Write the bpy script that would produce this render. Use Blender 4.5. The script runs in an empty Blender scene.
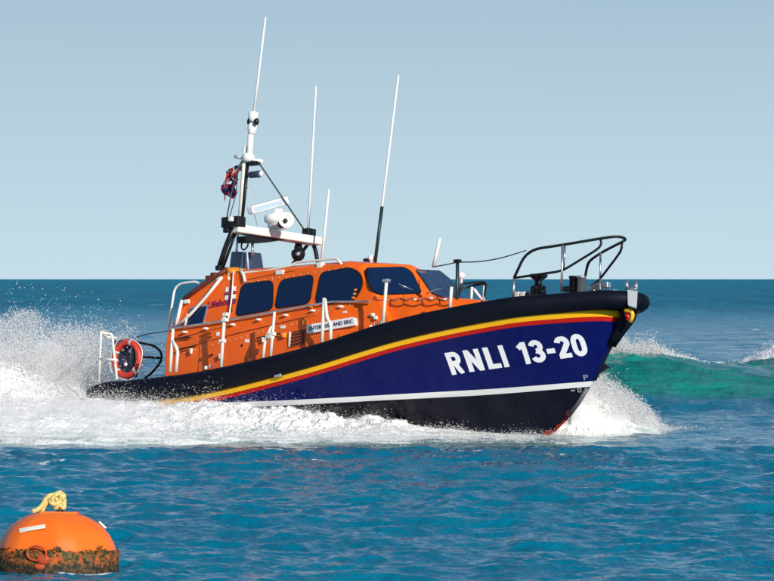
import bpy, bmesh, math, random
import numpy as np
from math import sin, cos, pi, radians, atan, sqrt
from mathutils import Vector, Matrix, Euler
from mathutils.bvhtree import BVHTree
random.seed(7); rng = np.random.default_rng(11)
scene = bpy.context.scene
COL = scene.collection

# ------------------------------------------------------------------ look
SKY_H, SKY_M = (.56, .74, .825), (.38, .54, .665)      # pale blue at the horizon, a little deeper above it
SEA_A, SEA_B, SEA_C = (.0, .100, .178), (.0, .122, .212), (.0, .142, .236)
SUN_AZ, SUN_EL, SUN_E = 29, 24, 4.8
SKY, SKY_S, EXPO = (1.0, .3, 3.0), .10, 0

# ------------------------------------------------------------------ camera and frames
F, H, D0 = 3944.0, 3.08, 80.0                      # focal length in photo pixels, camera height, distance to the boat
PITCH = atan(11.5 / F)
BOAT = Matrix.Translation((-0.2967, 0, 0)) @ Euler((-radians(6.5), -radians(3.5), -radians(40)), 'XYZ').to_matrix().to_4x4()
BINV = BOAT.inverted()
EYE = Vector((0, -D0, H))
cam_d = bpy.data.cameras.new('camera'); cam = bpy.data.objects.new('camera', cam_d); COL.objects.link(cam)
cam.location = EYE; cam.rotation_euler = (pi / 2 - PITCH, 0, 0)
cam_d.sensor_width = 36; cam_d.lens = F / 774 * 36; cam_d.clip_start = 0.5; cam_d.clip_end = 120000
scene.camera = cam

def ray(px, py):
    a = (px - 387) / F; b = -(py - 290.5) / F
    return Vector((a, cos(PITCH) + b * sin(PITCH), -sin(PITCH) + b * cos(PITCH)))
def at(px, py, y):
    """point on the boat, in boat coordinates, measured in the photo, at a known offset y from the centre line
    (y may be a function of x and z)"""
    o = BINV @ EYE; d = (BINV.to_3x3() @ ray(px, py))
    yy = y(0, 2) if callable(y) else y
    for _ in range(25 if callable(y) else 1):
        p = o + d * ((yy - o.y) / d.y)
        if callable(y): yy = yy * .5 + y(p.x, p.z) * .5
    return p
def atx(px, py, x):
    o = BINV @ EYE; d = (BINV.to_3x3() @ ray(px, py)); return o + d * ((x - o.x) / d.x)
def atplane(px, py, a, b, c):
    o = BINV @ EYE; d = (BINV.to_3x3() @ ray(px, py)); n = (b - a).cross(c - a)
    return o + d * ((a - o).dot(n) / d.dot(n))
def world(px, py, dist):
    return EYE + ray(px, py) * dist

# ------------------------------------------------------------------ materials
def nmat(name):
    m = bpy.data.materials.new(name); m.use_nodes = True
    nt = m.node_tree; return m, nt, nt.nodes['Principled BSDF']
def N(nt, t, **kw):
    n = nt.nodes.new(t)
    for k, v in kw.items(): setattr(n, k, v)
    return n
def mat(name, col, rough=.5, metal=0, coat=0, spec=.5, var=.12, vscale=3, bump=0, bscale=60, sss=0):
    m, nt, p = nmat(name)
    p.inputs['Roughness'].default_value = rough; p.inputs['Metallic'].default_value = metal
    p.inputs['Coat Weight'].default_value = coat; p.inputs['Coat Roughness'].default_value = .08
    p.inputs['Specular IOR Level'].default_value = spec
    tc = N(nt, 'ShaderNodeTexCoord')
    no = N(nt, 'ShaderNodeTexNoise'); no.inputs['Scale'].default_value = vscale; no.inputs['Detail'].default_value = 6
    nt.links.new(tc.outputs['Object'], no.inputs['Vector'])
    mx = N(nt, 'ShaderNodeMix', data_type='RGBA')
    mx.inputs[6].default_value = (*[c * (1 - var) for c in col], 1)
    mx.inputs[7].default_value = (*[min(1, c * (1 + var)) for c in col], 1)
    nt.links.new(no.outputs['Fac'], mx.inputs[0]); nt.links.new(mx.outputs[2], p.inputs['Base Color'])
    if bump:
        n2 = N(nt, 'ShaderNodeTexNoise'); n2.inputs['Scale'].default_value = bscale
        nt.links.new(tc.outputs['Object'], n2.inputs['Vector'])
        b = N(nt, 'ShaderNodeBump'); b.inputs['Strength'].default_value = bump; b.inputs['Distance'].default_value = .01
        nt.links.new(n2.outputs['Fac'], b.inputs['Height']); nt.links.new(b.outputs['Normal'], p.inputs['Normal'])
    if sss:
        p.inputs['Subsurface Weight'].default_value = sss; p.inputs['Subsurface Radius'].default_value = (.05, .05, .05)
    return m
ORANGE = mat('orange_paint', (.84, .125, .006), .32, coat=.15, spec=.3, var=.1, vscale=2)
DKORANGE = mat('seam_brown', (.12, .02, .006), .6)
FENDER = mat('black_rubber', (.004, .006, .013), .55, spec=.1, var=.3, vscale=5, bump=.15, bscale=25)
BLACK = mat('black_paint', (.008, .009, .012), .4, spec=.3, var=.2)
NAVYBOX = mat('navy_plastic', (.025, .045, .09), .45, var=.2)
WHITE = mat('white_paint', (.8, .8, .78), .35, var=.05)
CREAM = mat('cream_paint', (.75, .73, .66), .4, var=.08)
GREY = mat('grey_deck', (.16, .18, .2), .8, var=.15, bump=.2)
STEEL = mat('brushed_steel', (.6, .6, .6), .3, metal=.9, var=.08)
RADARBLUE = mat('pale_blue_plastic', (.42, .54, .68), .35, var=.1)
RED = mat('red_plastic', (.66, .045, .02), .45, var=.15)
ROPE = mat('dark_rope', (.03, .05, .06), .8)
MAGENTA = mat('magenta_vinyl', (.22, .005, .09), .4)
NAVYV = mat('navy_vinyl', (.01, .015, .1), .4)
REDV = mat('red_vinyl', (.6, .02, .02), .45)
YEL = mat('yellow_orange', (.9, .3, .02), .5)
GLASS, _nt, _p = nmat('tinted_glass')
_tc = N(_nt, 'ShaderNodeTexCoord'); _n = N(_nt, 'ShaderNodeTexNoise'); _n.inputs['Scale'].default_value = 1.6; _nt.links.new(_tc.outputs['Object'], _n.inputs['Vector'])
_b = N(_nt, 'ShaderNodeBump'); _b.inputs['Strength'].default_value = .5; _b.inputs['Distance'].default_value = .05; _nt.links.new(_n.outputs['Fac'], _b.inputs['Height']); _nt.links.new(_b.outputs['Normal'], _p.inputs['Normal'])
_p.inputs['Base Color'].default_value = (.004, .016, .055, 1); _p.inputs['Roughness'].default_value = .03
_p.inputs['Specular IOR Level'].default_value = .4
LETTER = mat('letter_white', (.82, .82, .84), .4, var=.04)

# ------------------------------------------------------------------ object helpers
def link(name, me, mats, parent=None, smooth=False):
    o = bpy.data.objects.new(name, me); COL.objects.link(o)
    for m in (mats if isinstance(mats, (list, tuple)) else [mats]): me.materials.append(m)
    if parent: o.parent = parent
    if smooth: me.shade_smooth()
    return o
def from_bm(name, bm, mats, parent=None, smooth=False, fix=True):
    if fix: bmesh.ops.recalc_face_normals(bm, faces=bm.faces)
    me = bpy.data.meshes.new(name); bm.to_mesh(me); bm.free()
    return link(name, me, mats, parent, smooth)
def tag(o, label, cat=None, group=None, kind=None):
    o['label'] = label
    if cat: o['category'] = cat
    if group: o['group'] = group
    if kind: o['kind'] = kind
    return o
def tube(bm, pts, r, seg=8, closed=False, mi=0, r2=None):
    pts = [Vector(p) for p in pts]; n = len(pts); rings = []; up = None
    for i, p in enumerate(pts):
        if closed: t = pts[(i + 1) % n] - pts[i - 1]
        else: t = pts[min(i + 1, n - 1)] - pts[max(i - 1, 0)]
        t.normalize()
        if up is None:
            up = t.orthogonal().normalized()
        else:
            up = (up - t * up.dot(t)).normalized()
        s = t.cross(up)
        rr = r if r2 is None else r + (r2 - r) * i / (n - 1)
        rings.append([bm.verts.new(p + (up * cos(a) + s * sin(a)) * rr) for a in [2 * pi * k / seg for k in range(seg)]])
    m = n if closed else n - 1
    for i in range(m):
        A, B = rings[i], rings[(i + 1) % n]
        for k in range(seg):
            f = bm.faces.new((A[k], A[(k + 1) % seg], B[(k + 1) % seg], B[k])); f.smooth = True; f.material_index = mi
    if not closed:
        for R_ in (rings[0][::-1], rings[-1]):
            f = bm.faces.new(R_); f.material_index = mi
def bend(pts, n=6, r=.12):
    """round the corners of a polyline with radius about r"""
    pts = [Vector(p) for p in pts]; out = [pts[0]]
    for i in range(1, len(pts) - 1):
        a, b, c = pts[i - 1], pts[i], pts[i + 1]
        ra = min(r, (a - b).length * .45); rc = min(r, (c - b).length * .45)
        p0 = b + (a - b).normalized() * ra; p1 = b + (c - b).normalized() * rc
        for k in range(n + 1):
            t = k / n; out.append(p0 * (1 - t) ** 2 + b * 2 * t * (1 - t) + p1 * t * t)
    out.append(pts[-1]); return out
def tubes(name, paths, r, m, parent, r_b=.1, seg=8):
    for p in paths:                              # every pipe is a part of its own
        bm = bmesh.new(); tube(bm, bend(p, r=r_b), r, seg); o = from_bm(name, bm, m, parent, fix=False)
    return o
def box(bm, lo, hi, mi=0, M=None):
    lo, hi = Vector(lo), Vector(hi)
    vs = [bm.verts.new((x, y, z)) for x in (lo.x, hi.x) for y in (lo.y, hi.y) for z in (lo.z, hi.z)]
    if M: 
        for v in vs: v.co = M @ v.co
    for q in ((0, 1, 3, 2), (4, 6, 7, 5), (0, 4, 5, 1), (2, 3, 7, 6), (0, 2, 6, 4), (1, 5, 7, 3)):
        f = bm.faces.new([vs[i] for i in q]); f.material_index = mi
    return vs
def bevel(bm, w, seg=3):
    bmesh.ops.bevel(bm, geom=list(bm.edges), offset=w, segments=seg, affect='EDGES', profile=.6, clamp_overlap=True)
def boxo(name, lo, hi, m, parent, bw=.02, M=None, seg=3):
    bm = bmesh.new(); box(bm, lo, hi, 0, M)
    if bw: bevel(bm, bw, seg)
    return from_bm(name, bm, m, parent)
def lathe(bm, prof, M=None, seg=20, mi=0):
    rings = []
    for (r, z) in prof:
        rings.append([bm.verts.new((r * cos(2 * pi * k / seg), r * sin(2 * pi * k / seg), z)) for k in range(seg)])
    if M:
        for R_ in rings:
            for v in R_: v.co = M @ v.co
    for A, B in zip(rings, rings[1:]):
        for k in range(seg):
            f = bm.faces.new((A[k], A[(k + 1) % seg], B[(k + 1) % seg], B[k])); f.smooth = True; f.material_index = mi
    for R_ in (rings[0][::-1], rings[-1]):
        f = bm.faces.new(R_); f.material_index = mi
def dirM(p, d):
    d = Vector(d).normalized(); return Matrix.Translation(p) @ d.to_track_quat('Z', 'Y').to_matrix().to_4x4()
def latheo(name, prof, p, d, m, parent, seg=20):
    bm = bmesh.new(); lathe(bm, prof, dirM(p, d), seg); return from_bm(name, bm, m, parent)
def slab(bm, pts, n, t0, t1, r=.1, mi=0):
    """rounded flat polygon, from t0 to t1 along n"""
    pts = [Vector(p) for p in pts]; out = []
    k_ = len(pts)
    for i in range(k_):
        a, b, c = pts[i - 1], pts[i], pts[(i + 1) % k_]
        ra = min(r, (a - b).length * .45); rc = min(r, (c - b).length * .45)
        p0 = b + (a - b).normalized() * ra; p1 = b + (c - b).normalized() * rc
        for k in range(7):
            t = k / 6; out.append(p0 * (1 - t) ** 2 + b * 2 * t * (1 - t) + p1 * t * t)
    lo = [bm.verts.new(p + n * t0) for p in out]; hi = [bm.verts.new(p + n * t1) for p in out]
    f = bm.faces.new(lo[::-1]); f.material_index = mi
    f = bm.faces.new(hi); f.material_index = mi
    for i in range(len(out)):
        j = (i + 1) % len(out); f = bm.faces.new((lo[i], lo[j], hi[j], hi[i])); f.material_index = mi
def grow(pts, d):
    pts = [Vector(p) for p in pts]; c = sum(pts, Vector()) / len(pts)
    return [p + (p - c).normalized() * d for p in pts]
def interp(x, xs, ys):
    """smooth (Catmull-Rom) interpolation through a table"""
    n = len(xs)
    if x <= xs[0]: return ys[0]
    if x >= xs[-1]: return ys[-1]
    i = max(k for k in range(n - 1) if xs[k] <= x)
    t = (x - xs[i]) / (xs[i + 1] - xs[i]); h = xs[i + 1] - xs[i]
    def sl(k):
        if k == 0: return (ys[1] - ys[0]) / (xs[1] - xs[0])
        if k == n - 1: return (ys[-1] - ys[-2]) / (xs[-1] - xs[-2])
        return (ys[k + 1] - ys[k - 1]) / (xs[k + 1] - xs[k - 1])
    a, b = sl(i) * h, sl(i + 1) * h
    return (2 * t**3 - 3 * t**2 + 1) * ys[i] + (t**3 - 2 * t**2 + t) * a + (-2 * t**3 + 3 * t**2) * ys[i + 1] + (t**3 - t**2) * b

# ================================================================== THE LIFEBOAT
boat = bpy.data.objects.new('lifeboat', None); COL.objects.link(boat); boat.matrix_world = BOAT
tag(boat, 'orange and navy lifeboat numbered 13-20 speeding across the sea with its bow raised', 'lifeboat')

# ---- hull form: longitudinal lines, s 0 (transom) .. 1 (stem)
SX = [-6.1, -4.4, -2.6, 0.0, 2.45, 4.5, 5.5, 6.1, 6.30]
SB = [1.95, 2.05, 2.12, 2.15, 1.98, 1.40, .86, .38, .03]
SZ = [.62, .62, .70, 1.06, 1.55, 1.90, 2.02, 2.08, 2.09]
def hb(x): return interp(x, SX, SB)
def sz(x): return interp(x, SX, SZ)
def line(xs, ys, zs, n):
    out = []
    for i in range(n + 1):
        s = i / n; s = 1 - (1 - s) ** 1.25
        x = xs[0] + (xs[-1] - xs[0]) * s
        out.append(Vector((x, interp(x, xs, ys), interp(x, xs, zs))))
    return out
NL = 80
L0 = line(SX, SB, SZ, NL)
L1 = line([-6.1, -2.6, 0, 2.2, 4.2, 5.3, 5.9, 6.04], [1.93, 2.08, 2.06, 1.78, 1.10, .56, .16, .02], [.42, .5, .78, 1.1, 1.34, 1.44, 1.48, 1.49], NL)
L2 = line([-6.1, -2.6, 0, 2, 3.8, 4.9, 5.5, 5.68], [1.88, 1.95, 1.88, 1.52, .86, .42, .12, .02], [.2, .22, .32, .45, .66, .78, .85, .87], NL)
L2b = line([-6.1, -2.6, 0, 2, 3.8, 4.9, 5.45, 5.60], [1.80, 1.86, 1.78, 1.42, .78, .36, .09, .02], [.17, .19, .28, .39, .58, .68, .74, .76], NL)
L3 = line([-6.1, -2.6, 0, 2, 3.4, 4.4, 4.98], [.95, .98, .92, .72, .42, .18, .02], [-.14, -.2, -.24, -.18, -.05, .02, .05], NL)
L4 = line([-6.1, -2.6, 0, 2, 3.3, 4.15], [0.001, .001, .001, .001, .001, .001], [-.45, -.6, -.75, -.82, -.76, -.62], NL)
def hull_mesh():
    bm = bmesh.new(); rows = []
    def mid(a, b, t): return a * (1 - t) + b * t
    def surf_rows():
        prev = None
        topside = []
        for j in range(15):
            t = j / 14
            row = []
            for i in range(NL + 1):
                a, b, c = L0[i], L1[i], L2[i]
                # quadratic through the three lines (b at t = .5): flare
                row.append(a * (2 * (t - .5) * (t - 1)) + b * (4 * t * (1 - t)) + c * (2 * t * (t - .5)))
            topside.append(row)
        topside.append([v.copy() for v in L2b])
        for t in (.33, .66, 1):
            topside.append([mid(L2b[i], L3[i], t) for i in range(NL + 1)])
        for t in (.33, .66, 1):
            topside.append([mid(L3[i], L4[i], t) for i in range(NL + 1)])
        return topside
    R_ = surf_rows()
    for sgn in (-1, 1):
        vs = [[bm.verts.new((v.x, sgn * v.y, v.z)) for v in row] for row in R_]
        for j in range(len(vs) - 1):
            for i in range(NL):
                f = bm.faces.new((vs[j][i], vs[j][i + 1], vs[j + 1][i + 1], vs[j + 1][i])); f.smooth = True
        rows.append(vs)
        f = bm.faces.new([vs[j][0] for j in range(len(vs))] + [])  # half transom
    # stem cap
    a, b = rows[0], rows[1]
    for j in range(len(a) - 1):
        bm.faces.new((a[j][NL], a[j + 1][NL], b[j + 1][NL], b[j][NL]))
    bm.faces.new([a[0][0], a[-1][0], b[-1][0], b[0][0]])
    for f in list(bm.faces):
        if f.calc_area() < 1e-9: pass
    return bm
# hull paint: navy topsides, yellow and red sheer bands, white boot line, black antifouling, red forefoot
HULLM, nt, p = nmat('hull_paint')
p.inputs['Roughness'].default_value = .28; p.inputs['Specular IOR Level'].default_value = .16
tc = N(nt, 'ShaderNodeTexCoord'); sp = N(nt, 'ShaderNodeSeparateXYZ'); nt.links.new(tc.outputs['Object'], sp.inputs[0])
def M_(op, a, b=None, c=None):
    n = N(nt, 'ShaderNodeMath', operation=op)
    for i, v in enumerate((a, b, c)):
        if v is None: continue
        if isinstance(v, (int, float)): n.inputs[i].default_value = v
        else: nt.links.new(v, n.inputs[i])
    return n.outputs[0]
def MIX(f, a, b):
    n = N(nt, 'ShaderNodeMix', data_type='RGBA')
    nt.links.new(f, n.inputs[0])
    for i, v in ((6, a), (7, b)):
        if isinstance(v, tuple): n.inputs[i].default_value = (*v, 1)
        else: nt.links.new(v, n.inputs[i])
    return n.outputs[2]
X, Z = sp.outputs['X'], sp.outputs['Z']
zw = M_('ADD', M_('MULTIPLY', M_('MULTIPLY', X, X), .0075), M_('ADD', M_('MULTIPLY', X, .010), .425))   # height of the boot line
dz = M_('SUBTRACT', Z, zw)
no = N(nt, 'ShaderNodeTexNoise'); no.inputs['Scale'].default_value = 2.5; no.inputs['Detail'].default_value = 8; nt.links.new(tc.outputs['Object'], no.inputs['Vector'])
navy = MIX(no.outputs['Fac'], (.0015, .0045, .070), (.003, .008, .105))
anti = MIX(no.outputs['Fac'], (.002, .003, .010), (.008, .009, .02))
foot = M_('MULTIPLY', M_('GREATER_THAN', X, 4.15), M_('LESS_THAN', Z, .22))
ay = M_('ABSOLUTE', sp.outputs['Y'])
foot = M_('MULTIPLY', foot, M_('LESS_THAN', ay, M_('ADD', M_('MULTIPLY', no.outputs['Fac'], .16), -.045)))
anti = MIX(foot, anti, (.28, .02, .015))
white = M_('MULTIPLY', M_('GREATER_THAN', dz, -.052), M_('LESS_THAN', X, M_('SUBTRACT', 5.66, M_('MULTIPLY', dz, -1.2))))
c = MIX(M_('GREATER_THAN', dz, -.052), anti, MIX(M_('GREATER_THAN', dz, .045), (.78, .78, .77), navy))
at_ = N(nt, 'ShaderNodeAttribute'); at_.attribute_name = 'below_sheer'
bs = at_.outputs['Fac']
c = MIX(M_('LESS_THAN', bs, .225), c, (.50, .012, .008))
c = MIX(M_('LESS_THAN', bs, .130), c, (.95, .50, .012))
nt.links.new(c, p.inputs['Base Color'])
mp2 = N(nt, 'ShaderNodeMapping'); mp2.inputs['Scale'].default_value = (7, 7, .9); mp2.inputs['Rotation'].default_value = (0, .5, 0); nt.links.new(tc.outputs['Object'], mp2.inputs[0])
n3 = N(nt, 'ShaderNodeTexNoise'); n3.inputs['Scale'].default_value = 1; n3.inputs['Detail'].default_value = 7; nt.links.new(mp2.outputs[0], n3.inputs['Vector'])
rr_ = N(nt, 'ShaderNodeMapRange'); rr_.inputs[1].default_value = .4; rr_.inputs[2].default_value = .65; rr_.inputs[3].default_value = .12; rr_.inputs[4].default_value = .42; nt.links.new(n3.outputs['Fac'], rr_.inputs[0]); nt.links.new(rr_.outputs[0], p.inputs['Roughness'])
n2 = N(nt, 'ShaderNodeTexNoise'); n2.inputs['Scale'].default_value = 1.3; nt.links.new(tc.outputs['Object'], n2.inputs['Vector'])
bp = N(nt, 'ShaderNodeBump'); bp.inputs['Strength'].default_value = .25; bp.inputs['Distance'].default_value = .02
nt.links.new(n2.outputs['Fac'], bp.inputs['Height']); nt.links.new(bp.outputs['Normal'], p.inputs['Normal'])

bm = hull_mesh()
hull = from_bm('hull', bm, HULLM, boat)
me = hull.data
attr = me.attributes.new('below_sheer', 'FLOAT', 'POINT')
nrow = 22
vals = np.zeros(len(me.vertices), dtype=np.float32)
co = np.array([v.co[:] for v in me.vertices])
per = nrow * (NL + 1)
for h_ in range(2):
    blk = co[h_ * per:(h_ + 1) * per].reshape(nrow, NL + 1, 3)
    d = np.zeros((nrow, NL + 1)); d[1:] = np.cumsum(np.linalg.norm(np.diff(blk, axis=0), axis=2), axis=0)
    vals[h_ * per:(h_ + 1) * per] = d.reshape(-1)
attr.data.foreach_set('value', vals)
hullbvh = BVHTree.FromPolygons([v.co for v in me.vertices], [list(q.vertices) for q in me.polygons])

# ---- spray chine rail (fine dark knuckle) is part of the loft; fender: fat D-section round the sheer
def fender_mesh():
    bm = bmesh.new(); path = []
    xs = [-6.12 + (5.3 + 6.12) * i / 60 for i in range(61)]
    side = []
    for x in xs:
        hgt = interp(x, [-6.1, -2.6, 0, 2.5, 4.6, 5.3], [.44, .46, .42, .42, .40, .38])
        side.append((x, hb(x), sz(x), hgt))
    # rounded nose in plan
    P0 = Vector((5.3, hb(5.3))); nose = []
    for k in range(1, 15):
        t = k / 14
        a = Vector((5.3, hb(5.3))); b = Vector((6.06, .56)); c2 = Vector((6.57, .36)); d2 = Vector((6.59, 0))
        q = a * (1 - t)**3 + b * 3 * t * (1 - t)**2 + c2 * 3 * t * t * (1 - t) + d2 * t**3
        nose.append((q.x, q.y, interp(q.x, SX + [6.6], SZ + [2.09]) + .0 * t, .38 - .03 * t))
    star = [(x, -y, z, h) for x, y, z, h in side + nose]
    port = [(x, y, z, h) for x, y, z, h in (side + nose[:-1])[::-1]]
    full = star + port
    # transom return at both ends
    n = len(full); rings = []
    for i, (x, y, z, h) in enumerate(full):
        a = Vector(full[max(i - 1, 0)][:2]); b = Vector(full[min(i + 1, n - 1)][:2]); t = (b - a).normalized()
        out = Vector((t.y, -t.x))
        ring = []
        sec = [(-.12, .0), (.02, -.015), (.09, .02), (.165, .09), (.205, .19), (.20, .30), (.15, .385), (.06, .43), (-.1, .44)]
        k = h / .44
        end = min(i, n - 1 - i); sh = 1 if end > 4 else [.55, .8, .92, .97, .99][end]
        for (o_, u) in sec:
            uu = .22 + (u - .22) * sh
            ring.append(bm.verts.new((x + out.x * o_ * sh, y + out.y * o_ * sh, z + uu * k)))
        rings.append(ring)
    for A, B in zip(rings, rings[1:]):
        for k in range(len(A) - 1):
            f = bm.faces.new((A[k], A[k + 1], B[k + 1], B[k])); f.smooth = True
        bm.faces.new((A[-1], A[0], B[0], B[-1]))
    bm.faces.new(rings[0]); bm.faces.new(rings[-1][::-1])
    return bm
fender = from_bm('fender', fender_mesh(), FENDER, boat)
def ftop(x): return sz(min(x, 6.3)) + interp(x, [-6.1, -2.6, 0, 2.5, 4.6, 6.3], [.44, .46, .42, .42, .40, .36])
# small whitish fitting on the fender's lower edge
q = at(279, 375, lambda x, z: -hb(x) - .02)
boxo('fender_bracket', q - Vector((.09, .05, .04)), q + Vector((.09, .03, .05)), STEEL, boat, .01)
# bow: the fender drops down the stem as a loop
bm = bmesh.new()
tube(bm, bend([(6.38, -.14, 2.12), (6.42, -.10, 1.98), (6.22, -.03, 1.72), (6.02, 0, 1.46)], r=.12), .10, 10)
tube(bm, bend([(6.38, .14, 2.12), (6.42, .10, 1.98), (6.22, .03, 1.72), (6.02, 0, 1.46)], r=.12), .10, 10)
from_bm('stem_fender', bm, FENDER, boat)

# ---- deck
bm = bmesh.new(); prev = None
for i in range(41):
    x = -6.1 + i * (6.25 + 6.1) / 40; w = max(.02, hb(x) - .02); z = ftop(x) - .06
    cur = [bm.verts.new((x, -w, z)), bm.verts.new((x, 0, z + .04 * min(1, w))), bm.verts.new((x, w, z)), bm.verts.new((x, w, z - .2)), bm.verts.new((x, -w, z - .2))]
    if prev:
        for k in range(5): bm.faces.new((prev[k], prev[(k + 1) % 5], cur[(k + 1) % 5], cur[k]))
    else: bm.faces.new(cur)
    prev = cur
bm.faces.new(prev[::-1])
deck = from_bm('deck', bm, GREY, boat)

# ---- wheelhouse
def V(*a): return Vector(a)
wh = bmesh.new()
A_ = [(-4.30, 1.66, ftop(-4.3) - .1), (-3.1, 1.70, ftop(-3.1) - .1), (-2.6, 1.72, ftop(-2.6) - .1), (0.2, 1.68, ftop(.2) - .1), (1.75, 1.46, ftop(1.75) - .1)]
A2 = [(-4.36, 1.58, 1.86), (-3.1, 1.62, 1.93), (-2.6, 1.62, 1.97), (0.2, 1.60, 2.22), (1.50, 1.43, 2.22)]
B_ = [(-4.37, 1.52, 2.10), (-3.1, 1.52, 2.18), (-2.6, 1.52, 2.20), (0.3, 1.50, 2.40), (1.36, 1.40, 2.36)]
C_ = [(-4.34, 1.46, 2.17), (-3.1, 1.46, 2.26), (-2.6, 1.46, 2.29), (0.35, 1.44, 2.47), (1.22, 1.38, 2.47)]
Dd = [(-4.13, 1.37, 2.74), (-3.06, 1.30, 3.22), (-2.6, 1.29, 3.25), (0.25, 1.28, 3.24), (.58, 1.25, 3.17)]
E_ = [(-4.11, 1.25, 2.80), (-3.03, 1.15, 3.30), (-2.6, 1.13, 3.335), (0.25, 1.12, 3.33), (.66, 1.1, 3.25)]
G_ = [(-4.10, .0, 2.84), (-3.0, .0, 3.37), (-2.6, .0, 3.42), (0.25, 0, 3.42), (.93, 0, 3.34)]
lines = [A_, A2, B_, C_, Dd, E_]
vs = {}
for s in (-1, 1):
    vs[s] = [[wh.verts.new((x, s * y, z)) for x, y, z in ln] for ln in lines]
gv = [wh.verts.new(p_) for p_ in G_]
for s in (-1, 1):
    rows = vs[s] + [gv]
    for j in range(len(rows) - 1):
        for i in range(4): wh.faces.new((rows[j][i], rows[j][i + 1], rows[j + 1][i + 1], rows[j + 1][i]))
# front: windscreen foot on the centre line, coaming top
FC = wh.verts.new((1.46, 0, 2.66)); FD = wh.verts.new((1.62, 0, 2.50)); FA = wh.verts.new((1.95, 0, ftop(1.9) - .1))
for s in (-1, 1):
    v = vs[s]
    wh.faces.new((v[3][4], FC, gv[4], v[5][4], v[4][4]))
    wh.faces.new((v[2][4], FD, FC, v[3][4]))
    wh.faces.new((v[0][4], FA, FD, v[2][4], v[1][4]))
# back
wh.faces.new([vs[-1][j][0] for j in range(6)] + [gv[0]] + [vs[1][j][0] for j in range(5, -1, -1)])
wh.faces.new([v for v in vs[-1][0]] + [FA] + [v for v in vs[1][0][::-1]])
bmesh.ops.recalc_face_normals(wh, faces=wh.faces)
bmesh.ops.bevel(wh, geom=[e for e in wh.edges if len(e.link_faces) == 2 and e.calc_face_angle(0) > .12], offset=.045, segments=4, affect='EDGES', profile=.55, clamp_overlap=True)
wheelhouse = from_bm('wheelhouse', wh, ORANGE, boat)

# ---- front trunk (low coachroof before the windscreen)
bm = bmesh.new()
st = [(1.30, 1.30, 2.50), (1.9, 1.22, 2.50), (2.8, 1.02, 2.46), (3.3, .85, 2.40)]
pr = None
for x, w, z in st:
    zd = ftop(x) - .1
    cur = [bm.verts.new(c_) for c_ in ((x + .08, -w - .1, zd), (x, -w, z - .08), (x, -w + .12, z), (x, 0, z + .05), (x, w - .12, z), (x, w, z - .08), (x + .08, w + .1, zd))]
    if pr:
        for k in range(6): bm.faces.new((pr[k], pr[k + 1], cur[k + 1], cur[k]))
        bm.faces.new((pr[6], pr[0], cur[0], cur[6]))
    else: bm.faces.new(cur)
    pr = cur
bm.faces.new(pr[::-1])
bmesh.ops.recalc_face_normals(bm, faces=bm.faces)
bevel(bm, .02, 2)
trunk = from_bm('coachroof', bm, ORANGE, boat)

# ---- windows
def side_y(x, z):   # starboard upper wall
    t = (z - 2.40) / (3.24 - 2.40); return -(1.45 + (1.285 - 1.45) * t)
W1 = V(-2.6, -1.46, 2.29); W2 = V(.35, -1.44, 2.47); W3 = V(-1.1, -1.285, 3.245)
WN = (W2 - W1).cross(W3 - W1).normalized(); WN = WN if WN.y < 0 else -WN
def sw(px, py): return atplane(px, py, W1, W2, W3)
def window(pts, n, r, mirror=True, parent=wheelhouse, light=None):
    for s in ((1, -1) if mirror else (1,)):
        pp = [V(q.x, q.y * s, q.z) for q in pts]; nn = V(n.x, n.y * s, n.z)
        bm = bmesh.new(); slab(bm, grow(pp, .035), nn, -.02, .010, r + .03)
        fr = from_bm('window', bm, BLACK, parent)
        bm = bmesh.new(); slab(bm, pp, nn, -.01, .016, r)
        from_bm('pane', bm, GLASS, fr)
w1 = [sw(*q) for q in ((242.5, 284.5), (272.5, 281), (272, 309.5), (236, 316))]
w2 = [sw(*q) for q in ((281, 280.5), (313, 275), (309, 303), (275.5, 308.5))]
w3 = [sw(*q) for q in ((323, 273), (349, 268), (357.5, 271.5), (361.5, 285), (358, 295.5), (346, 304), (331, 308), (323, 300), (315.5, 300.5))]
w3 = [sw(*q) for q in ((322, 273), (350, 268.5), (360, 274), (361.5, 286), (353, 300), (331, 307.5), (316, 302))]
for w in (w1, w2): window(w, WN, .13)
window(w3, WN, .10)
# windscreens
f1, f2, f3 = V(1.22, -1.38, 2.47), V(1.46, 0, 2.66), V(.93, 0, 3.34)
FN = (f2 - f1).cross(f3 - f1).normalized(); FN = FN if FN.x > 0 else -FN
f2p, f1p = V(1.46, 0, 2.66), V(1.22, 1.38, 2.47)
FNp = V(FN.x, -FN.y, FN.z)
fs = [atplane(*q, f1, f2, f3) for q in ((366, 268.5), (403, 267.5), (411, 272), (421, 293), (379, 294.5), (371, 288))]
window(fs, FN, .09, False)
fp = [atplane(*q, f1p, f2p, f3) for q in ((415.5, 270), (440, 271.5), (451, 280.5), (463.5, 300.5), (450, 299.5), (432, 293.5))]
window(fp, FNp, .07, False)
# aft quarter light
bw = [at(*q, lambda x, z: -1.475 + .13 * (z - 2.2)) for q in ((192, 309), (207, 306), (202, 325.5), (187, 328))]
bn = V(0, -1, .13).normalized()
for s in (1, -1):
    pp = [V(q.x, q.y * s, q.z) for q in bw]; nn = V(0, -s, .13).normalized()
    bm = bmesh.new(); slab(bm, grow(pp, .05), nn, -.03, .012, .03); fr = from_bm('window', bm, STEEL, wheelhouse)
    bm = bmesh.new(); slab(bm, pp, nn, -.01, .02, .03); from_bm('pane', bm, GLASS, fr)

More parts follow.
